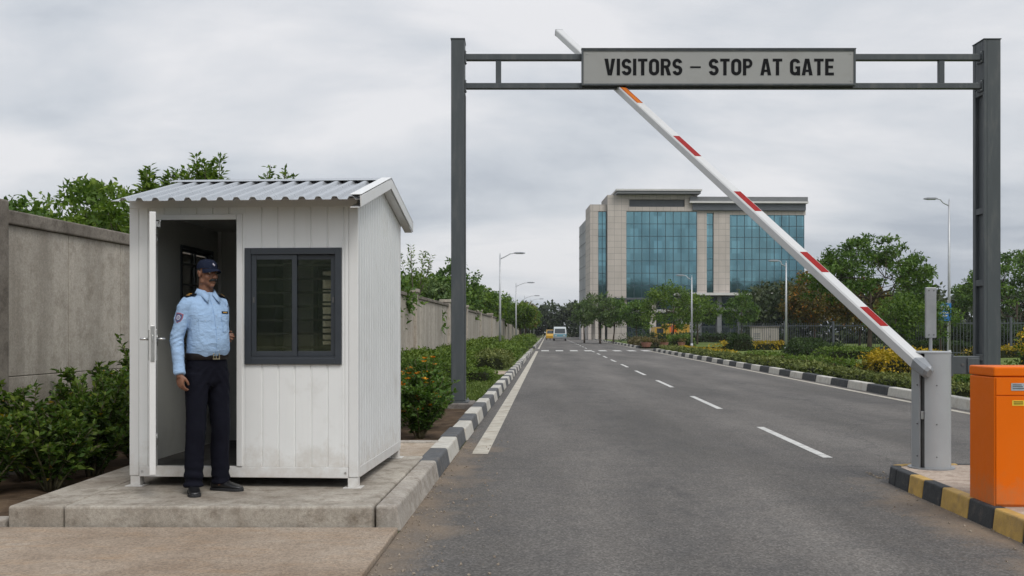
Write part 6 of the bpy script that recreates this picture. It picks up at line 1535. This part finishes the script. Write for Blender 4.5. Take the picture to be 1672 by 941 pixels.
# left wing, set back, with the side wall receding
curtain(-1.46, -0.02, 7.14, 22.0, 1.3, 2, 7); bpart('stone_header', M['stone'], [((-2.85, 1.0, 22.02), (-0.02, 9, 23.2))])
bpart('stone_pier', M['stone'], [((-2.85, 1.0, 0), (-1.47, 9, 22.0))]); bpart('window', M['dark_glass'], [((-1.46, 1.4, 0.3), (-0.02, 1.9, 6.8))])
mb = MB(); mb.box2((-2.8, 9.0, 0), (-0.3, 22, 21.5)); mb.build('side_wall', M['side_clad'], bld)
mb = MB()
for k in range(7): mb.box2((-2.86, 9.2, 6.9 + k * 2.1), (-2.802, 21.9, 7.02 + k * 2.1))
for y in (10.5, 13, 15.5, 18, 20.5): mb.box2((-2.855, y, 0.2), (-2.803, y + 0.12, 21.3))
mb.build('side_joints', M['grey_clad'], bld)
bpart('portico_slab', M['grey_clad'], [((-4.9, -3.0, 4.6), (-0.1, 5, 5.3))])
for x in (-4.7, -3.6, -2.4, -1.3): bpart('column', M['stone'], [((x, -2.7, 0), (x + 0.55, -2.1, 4.59))])

# ================================================================== STREET LAMPS
def street_lamp(label, loc, h, reach, toward, group):
    r = thing('street_lamp', label, 'street lamp', loc, 0, group)
    mb = MB(); mb.tube([(0, 0, 0), (0, 0, h * 0.5), (0, 0, h)], [0.085, 0.065, 0.045], 10); mb.build('pole', M['lamp_pole'], r, smooth=True)
    mb = MB(); mb.tube([(0, 0, 0), (0, 0, 0.35)], [0.11, 0.10], 10); mb.build('base', M['lamp_pole'], r, smooth=True)
    u = Vector((toward, 0, 0))
    mb = MB(); mb.tube([Vector((0, 0, h - 0.25)), Vector((0, 0, h - 0.10)) + u * 0.3, Vector((0, 0, h + 0.08)) + u * (reach * 0.7), Vector((0, 0, h + 0.12)) + u * reach], 0.030, 8); mb.tube([(0, 0, h - 0.02), (0, 0, h + 0.12)], 0.02, 6); mb.build('arm', M['lamp_pole'], r, smooth=True)
    mb = MB(); c = Vector((0, 0, h + 0.11)) + u * (reach + 0.28)
    mb.loft([[c + u * x + Vector((0, y * w, z * t)) for y, z in ((-1, -0.4), (1, -0.4), (1, 0.2), (0.5, 1), (-0.5, 1), (-1, 0.2))] for x, w, t in ((-0.33, 0.05, 0.04), (-0.2, 0.12, 0.07), (0.2, 0.14, 0.07), (0.36, 0.08, 0.035))]); hd = mb.build('lamp_head', M['lamp_head'], r)
    mb = MB(); mb.box2((c.x - 0.18, -0.10, c.z - 0.045), (c.x + 0.24, 0.10, c.z - 0.029)); mb.build('lens', M['lamp_glass'], hd); return r
GL, GRL = 'street lamps on the left verge', 'street lamps on the right verge'
for l, s, h, rc_, lb in ((-2.95, 61, 6.1, 0.9, 'nearest and tallest-looking lamp post of the left row, arm over the road'), (-3.0, 93, 5.85, 1.1, 'second lamp post of the left row, just past the zebra crossing'), (-3.0, 126, 5.8, 1.3, 'third lamp post of the left row, among the far street trees'), (-2.85, 160, 6.5, 1.5, 'fourth and farthest clear lamp post of the left row'), (-2.8, 196, 6.5, 1.6, 'tiny last lamp post of the left row near the wooded horizon')):
    street_lamp(lb, RD(l, s), h, rc_, 1, GL)
street_lamp('tall lamp post beside the right gantry post, arm reaching left', (22.4, 51, 0.1), 8.0, 0.65, -1, GRL)
street_lamp('lamp post in front of the right glass facade, left of the brown-tinged tree', (17.3, 62.8, 0.1), 5.65, 0.5, -1, GRL)
street_lamp('lamp post in front of the wide bright green tree by the office entrance', (14.45, 80, 0.1), 5.70, 0.65, -1, GRL)
# blue sign on the tall lamp
bs = thing('road_sign', 'small blue sign with white marks beside the tall right lamp post', 'sign', (21.85, 50.2, 0.1))
mb = MB(); mb.box2((-0.33, -0.02, 1.85), (0.30, 0.0, 2.75)); p = mb.build('panel', pmat('blue_sign_face', (0.02, 0.15, 0.42), 0.08, 6, 0.4), bs, bevel=0.01)
mb = MB()
for x0, x1, z0, z1 in ((-0.22, -0.05, 2.40, 2.62), (0.04, 0.18, 2.40, 2.62), (-0.22, 0.18, 2.22, 2.28), (-0.22, 0.10, 2.08, 2.14)): mb.box2((x0, -0.026, z0), (x1, -0.021, z1))
mb.build('marks', M['pale_clad'], p); mb = MB(); mb.tube([(0.15, 0.03, 0), (0.15, 0.03, 2.9)], 0.03, 8); mb.build('post', M['lamp_pole'], bs)

# ================================================================== FENCE, UTILITY CABIN, VEHICLES
def picket_fence(label, p0, p1, h, z0=0.0):
    p0, p1 = Vector((*p0, z0)), Vector((*p1, z0)); d = p1 - p0; n = int(d.length / 0.16)
    r = thing('metal_fence', label, 'fence', p0)
    mb = MB()
    for k in range(n): 
        q = d * (k / n); mb.box((q.x, q.y, h * 0.5), (0.024, 0.024, h), math.atan2(d.y, d.x))
    mb.build('pickets', M['dark_clad'], r)
    mb = MB()
    for z in (0.2, h - 0.2): mb.bar(Vector((0, 0, z)) + d * 0.0, d + Vector((0, 0, z)), 0.05, 0.06)
    mb.build('rail', M['dark_clad'], r)
    m = max(1, int(d.length / 3.2))
    for k in range(m + 1):
        q = d * (k / m); mb = MB(); mb.box((q.x, q.y, h * 0.53), (0.10, 0.10, h * 1.06)); mb.build('post', M['dark_clad'], r)
picket_fence('dark metal picket fence behind the right gantry post, running off the right edge', (22.6, 52.5), (32.5, 50.0), 1.95, 0.1)
picket_fence('dark metal picket fence under the umbrella tree, left of the lamp post', (16.4, 72), (27.5, 64), 1.9, 0.1)
picket_fence('far dark metal fence in front of the office ground floor', (12.5, 122), (44, 119), 2.1, 0.05)

uc = thing('utility_cabin', 'small beige utility cabin with double doors on the right verge', 'cabin', (21.7, 90, 0.05), R(-8))
mb = MB(); mb.box2((0, 0, 0), (2.35, 1.7, 1.72)); mb.build('wall', pmat('beige_cabin', (0.34, 0.31, 0.27), 0.1, 1.2, 0.8, kind='World', dirt=(0.24, 0.21, 0.18), dscale=1.5), uc, bevel=0.02)
mb = MB(); mb.box2((-0.08, -0.08, 1.722), (2.43, 1.78, 1.80)); mb.build('roof', M['coping'], uc, bevel=0.01)
for x0, x1 in ((0.95, 1.58), (1.6, 2.23)):
    mb = MB(); mb.box2((x0, -0.03, 0.1), (x1, -0.002, 1.6)); dd = mb.build('door', pmat('cabin_door_paint', (0.30, 0.27, 0.24), 0.08, 2, 0.6), uc, bevel=0.01)
    mb = MB(); mb.box2(((1.53 if x0 < 1 else 1.62), -0.05, 0.8), ((1.55 if x0 < 1 else 1.64), -0.031, 1.0)); mb.build('handle', M['black_metal'], dd)
mb = MB()
for z in (0.3, 0.5, 0.7, 0.9, 1.1): mb.box2((0.15, -0.02, z), (0.75, -0.002, z + 0.08))
mb.build('vent', M['grey_clad'], uc)

M['bus_w'] = pmat('white_bus_paint', (0.42, 0.45, 0.455), 0.05, 2, 0.4); M['bus_b'] = pmat('blue_bus_paint', (0.11, 0.26, 0.32), 0.08, 2, 0.4); M['veh_glass'] = pmat('vehicle_glass', (0.02, 0.028, 0.032), 0.2, 2, 0.12)
M['yellow_v'] = pmat('yellow_vehicle_paint', (0.46, 0.26, 0.02), 0.08, 1.5, 0.45); M['tail'] = pmat('lamp_plastic', (0.45, 0.42, 0.36), 0.1, 5, 0.3); M['car_w'] = pmat('white_car_paint', (0.46, 0.46, 0.455), 0.03, 2, 0.3)
def wheel(parent, x, y, r, w=0.2):
    mb = MB(); mb.tube([(x - w / 2, y, r), (x + w / 2, y, r)], r, 20); t = mb.build('wheel', M['rubber'], parent, bevel=0.03)
    mb = MB(); mb.tube([(x - w / 2 - 0.006, y, r), (x + w / 2 + 0.006, y, r)], r * 0.55, 14); mb.build('rim', M['lamp_pole'], t)
bus = thing('minibus', 'pale minibus with a blue front coming down the far road', 'minibus', RD(1.75, 150), -A)
def prof_body(parent, name, prof, w, mat, taper=0.9):
    """side profile (y, z) swept across, tapering inwards above the waist"""
    zmax = max(p[1] for p in prof); zmin = min(p[1] for p in prof); rings = []
    for s_, k in ((-1, 1.0), (-0.96, 1.0), (0.96, 1.0), (1, 1.0)):
        ins = 0.03 if abs(s_) == 1 else 0
        rings.append([(s_ * w / 2 * (1 - (1 - taper) * max(0, (z - zmin) / (zmax - zmin) - 0.45) / 0.55), y + (ins if y < 0 else -ins), z) for y, z in prof])
    mb = MB(); mb.loft(rings); return mb.build(name, mat, parent, bevel=0.05)
prof_body(bus, 'body', [(-2.3, 0.32), (-2.38, 0.55), (-2.35, 1.02), (-1.95, 1.85), (-1.6, 2.05), (2.2, 2.1), (2.4, 1.9), (2.42, 0.4), (2.3, 0.32)], 1.95, M['bus_w'])
mb = MB(); mb.add([(-0.80, -2.335, 1.10), (0.80, -2.335, 1.10), (0.74, -1.995, 1.80), (-0.74, -1.995, 1.80)], [(0, 1, 2, 3)]); mb.add([(-0.80, -2.30, 1.08), (0.80, -2.30, 1.08), (0.74, -1.96, 1.80), (-0.74, -1.96, 1.80)], [(3, 2, 1, 0)]); mb.build('windscreen', M['veh_glass'], bus)
mb = MB(); mb.box2((-0.96, -2.40, 0.62), (0.96, -2.352, 1.0)); mb.build('front_panel', M['bus_b'], bus, bevel=0.02); mb = MB(); mb.box2((-0.98, -2.46, 0.34), (0.98, -2.34, 0.58)); mb.build('bumper', M['lamp_head'], bus, bevel=0.03)
for s_ in (-1, 1):
    mb = MB(); mb.box2((s_ * 0.62 - 0.15, -2.425, 0.70), (s_ * 0.62 + 0.15, -2.403, 0.86)); mb.build('headlight', M['tail'], bus, bevel=0.01)
    mb = MB(); mb.box2((s_ * 0.985 - 0.006, -1.5, 1.1), (s_ * 0.94 + 0.006, 2.1, 1.75)); mb.build('side_window', M['veh_glass'], bus)
    mb = MB(); mb.box2((s_ * 1.0, -2.1, 1.2), (s_ * 1.2, -2.04, 1.5)); mb.build('mirror', M['rubber'], bus)
    wheel(bus, s_ * 0.85, -1.45, 0.34); wheel(bus, s_ * 0.85, 1.4, 0.34)
ar = thing('auto_rickshaw', 'tiny yellow auto rickshaw left of the pale minibus on the far road', 'auto rickshaw', RD(0.3, 158), -A)
prof_body(ar, 'body', [(-1.25, 0.30), (-1.3, 0.7), (-1.05, 1.05), (-0.75, 1.62), (1.1, 1.66), (1.25, 1.2), (1.25, 0.35)], 1.25, M['yellow_v'], 0.9)
mb = MB(); mb.add([(-0.48, -1.075, 1.06), (0.48, -1.075, 1.06), (0.45, -0.79, 1.57), (-0.45, -0.79, 1.57)], [(0, 1, 2, 3)]); mb.build('windscreen', M['veh_glass'], ar)
wheel(ar, 0, -0.95, 0.22, 0.12); wheel(ar, -0.52, 0.8, 0.22, 0.12); wheel(ar, 0.52, 0.8, 0.22, 0.12)
# yellow truck half hidden by the trees before the office
tk = thing('yellow_truck', 'yellow and orange truck parked behind the trees at the office entrance', 'truck', (20.4, 132, 0.05), R(8))
mb = MB(); mb.box2((0, 0, 0.7), (3.3, 2.1, 2.35)); mb.build('cargo_box', M['yellow_v'], tk, bevel=0.04)
prof = [(0, 0.45), (-1.55, 0.45), (-1.6, 1.1), (-1.35, 1.95), (-0.1, 2.0)]
mb = MB(); mb.loft([[(x, y, z) for x, z in prof] for y in (0.05, 2.05)]); mb.build('cab', M['yellow_v'], tk, bevel=0.05)
mb = MB(); mb.box2((-1.2, 0.03, 1.15), (-0.3, 0.049, 1.75)); mb.build('side_window', M['veh_glass'], tk); mb = MB(); mb.box2((-0.1, 0.1, 0.5), (3.2, 2.0, 0.69)); mb.build('chassis', M['rubber'], tk)
mb = MB(); mb.box2((0.5, -0.015, 1.25), (1.5, -0.001, 2.2)); mb.build('side_panel', M['orange'], tk)
for x in (-0.8, 2.3):
    mb = MB(); mb.tube([(x, 0.0, 0.42), (x, 0.25, 0.42)], 0.42, 18); mb.tube([(x, 1.85, 0.42), (x, 2.1, 0.42)], 0.42, 18); mb.build('wheel', M['rubber'], tk, bevel=0.03)
def car(label, loc, rz):
    r = thing('parked_car', label, 'car', loc, rz)
    prof_body(r, 'body', [(-2.0, 0.25), (-2.1, 0.5), (-2.0, 0.78), (-1.1, 0.92), (-0.5, 1.38), (0.9, 1.42), (1.6, 0.98), (2.05, 0.9), (2.1, 0.45), (2.0, 0.25)], 1.7, M['car_w'], 0.78)
    for s_ in (-1, 1):
        mb = MB(); mb.add([(s_ * 0.80, -0.85, 0.95), (s_ * 0.80, 1.3, 0.98), (s_ * 0.70, 0.85, 1.34), (s_ * 0.70, -0.45, 1.32)], [(0, 1, 2, 3)]); mb.build('side_window', M['veh_glass'], r)
        for y in (-1.3, 1.3): wheel(r, s_ * 0.76, y, 0.31, 0.18)
    mb = MB(); mb.box2((-0.75, -2.12, 0.52), (0.75, -2.06, 0.66)); mb.build('headlight', M['tail'], r)
    return r
car('white car parked behind the fence below the brown-tinged trees', (36.4, 118, 0.05), R(82))
rk = random.Random(77)
for k, lb in enumerate(('largest pinkish flower tub at the far right kerb corner', 'pinkish flower tub right of the largest one at the far kerb corner', 'small pinkish flower tub nearest the road at the far corner')):
    t = thing('flower_tub', lb, 'planter', RD(8.2 + k * 1.6, 80.0 + k * 1.0 + 3.6, 0.1), 0, 'flower tubs at the far kerb corner')
    mb = MB(); rr_ = 0.45 - 0.06 * k; mb.tube([(0, 0, 0), (0, 0, 0.05), (0, 0, 0.35), (0, 0, 0.40)], [rr_ * .7, rr_ * .75, rr_, rr_ * 1.05], 14); mb.build('tub', pmat('terracotta', (0.30, 0.14, 0.10), 0.15, 3, 0.8), t)
    rs = np.random.RandomState(80 + k); c = rs.normal(0, 0.2, (14, 3)); c[:, 2] = 0.5 + 0.1 * rs.random(14)
    q, tt = clusters_to_leaves(rs, c, np.full(14, 0.16), 22, 0.12); leaf_object('plant', q, tt, M['lf_olive'], t)
# ================================================================== LIGHT, SKY, CAMERA
w = bpy.data.worlds.new('World'); scene.world = w; w.use_nodes = True
nt = w.node_tree; nt.nodes.clear()
out = nt.nodes.new('ShaderNodeOutputWorld'); bg = nt.nodes.new('ShaderNodeBackground'); L(nt, bg.outputs[0], out.inputs[0])
SUN_EL, SUN_AZ = R(50), R(150)        # azimuth clockwise from +Y: behind the camera, to the right
sky = nt.nodes.new('ShaderNodeTexSky'); sky.sky_type = 'NISHITA'; sky.sun_disc = False; sky.sun_elevation = SUN_EL; sky.sun_rotation = SUN_AZ; sky.dust_density = 3.0; sky.air_density = 1.2
tc = nt.nodes.new('ShaderNodeTexCoord'); sep = nt.nodes.new('ShaderNodeSeparateXYZ'); L(nt, tc.outputs['Generated'], sep.inputs[0])
zz_ = math_(nt, 'MAXIMUM', sep.outputs[2], 0.0); den = math_(nt, 'ADD', zz_, 0.30)
cx_ = math_(nt, 'DIVIDE', sep.outputs[0], den); cy_ = math_(nt, 'DIVIDE', sep.outputs[1], den)
cmb = nt.nodes.new('ShaderNodeCombineXYZ'); L(nt, cx_, cmb.inputs[0]); L(nt, cy_, cmb.inputs[1])
mp = nt.nodes.new('ShaderNodeMapping'); mp.inputs['Location'].default_value = (3.1, 0.7, 0); mp.inputs['Scale'].default_value = (0.55, 0.8, 1); L(nt, cmb.outputs[0], mp.inputs[0])
n1 = N(nt, 'ShaderNodeTexNoise', Scale=2.3, Detail=9, Roughness=0.55, Distortion=0.3); L(nt, mp.outputs[0], n1.inputs['Vector'])
n2 = N(nt, 'ShaderNodeTexNoise', Scale=0.7, Detail=4, Roughness=0.5); L(nt, mp.outputs[0], n2.inputs['Vector'])
mixn = math_(nt, 'ADD', math_(nt, 'MULTIPLY', n1.outputs[0], 0.6), math_(nt, 'MULTIPLY', n2.outputs[0], 0.4))
cloud = ramp(nt, mixn, [(0.41, (4.1, 4.5, 5.15)), (0.50, (6.0, 6.3, 6.75)), (0.60, (7.9, 7.9, 8.1))])
# overcast skies brighten towards the zenith and round the veiled sun
grad = ramp(nt, zz_, [(0.0, 1.0), (0.30, 1.0), (0.65, 1.25), (1.0, 1.4)])
cl2 = mixc(nt, 1.0, cloud, grad, 'MULTIPLY')
sv = (math.sin(SUN_AZ) * math.cos(SUN_EL), math.cos(SUN_AZ) * math.cos(SUN_EL), math.sin(SUN_EL))
dt_ = N(nt, 'ShaderNodeVectorMath', operation='DOT_PRODUCT'); L(nt, tc.outputs['Generated'], dt_.inputs[0]); dt_.inputs[1].default_value = sv
glow = ramp(nt, dt_.outputs['Value'], [(0.35, 1.0), (0.95, 1.5)])
cl3 = mixc(nt, 1.0, cl2, glow, 'MULTIPLY')
L(nt, mixc(nt, 0.93, sky.outputs[0], cl3), bg.inputs[0]); bg.inputs[1].default_value = 0.1
sl = bpy.data.lights.new('sun', 'SUN'); sl.energy = 1.5; sl.angle = R(24); sl.color = (1.0, 0.96, 0.90)
so = bpy.data.objects.new('sun', sl); COL.objects.link(so); so.location = (0, 0, 60)
so.rotation_euler = Vector(sv).to_track_quat('Z', 'Y').to_euler()

# ------------------------------------------------------------------ the grey air
m_ = bpy.data.materials.new('haze'); m_.use_nodes = True; t_ = m_.node_tree; t_.nodes.clear()
ho = t_.nodes.new('ShaderNodeOutputMaterial'); hv = t_.nodes.new('ShaderNodeVolumePrincipled'); hv.inputs['Color'].default_value = (0.86, 0.89, 0.92, 1); hv.inputs['Density'].default_value = 0.00022; hv.inputs['Anisotropy'].default_value = 0.2
t_.links.new(hv.outputs[0], ho.inputs['Volume'])
mb = MB(); mb.box2((-905, -905, -3.5), (905, 905, 60)); hz_ = mb.build('haze', m_); tag(hz_, 'thin grey air that pales the far trees and the office block', 'haze', kind='stuff')

cam = bpy.data.cameras.new('camera'); co = bpy.data.objects.new('camera', cam); COL.objects.link(co)
co.location = (0, 0, H); co.rotation_euler = (math.pi / 2, 0, 0)
cam.sensor_width = 36.0; cam.lens = 36.0 * 1625 / 1672; cam.shift_y = (541 - 470.5) / 1672; cam.clip_start = 0.05; cam.clip_end = 3000
scene.camera = co
vs = scene.view_settings; scene.display_settings.display_device = 'sRGB'; vs.view_transform = 'Standard'; vs.look = 'None'; vs.exposure = 0.12; vs.gamma = 1.0; vs.use_curve_mapping = False
c = scene.cycles; c.use_denoising = True; c.max_bounces = 6; c.diffuse_bounces = 3; c.glossy_bounces = 3; c.transmission_bounces = 4; c.transparent_max_bounces = 12; c.caustics_reflective = False; c.caustics_refractive = False
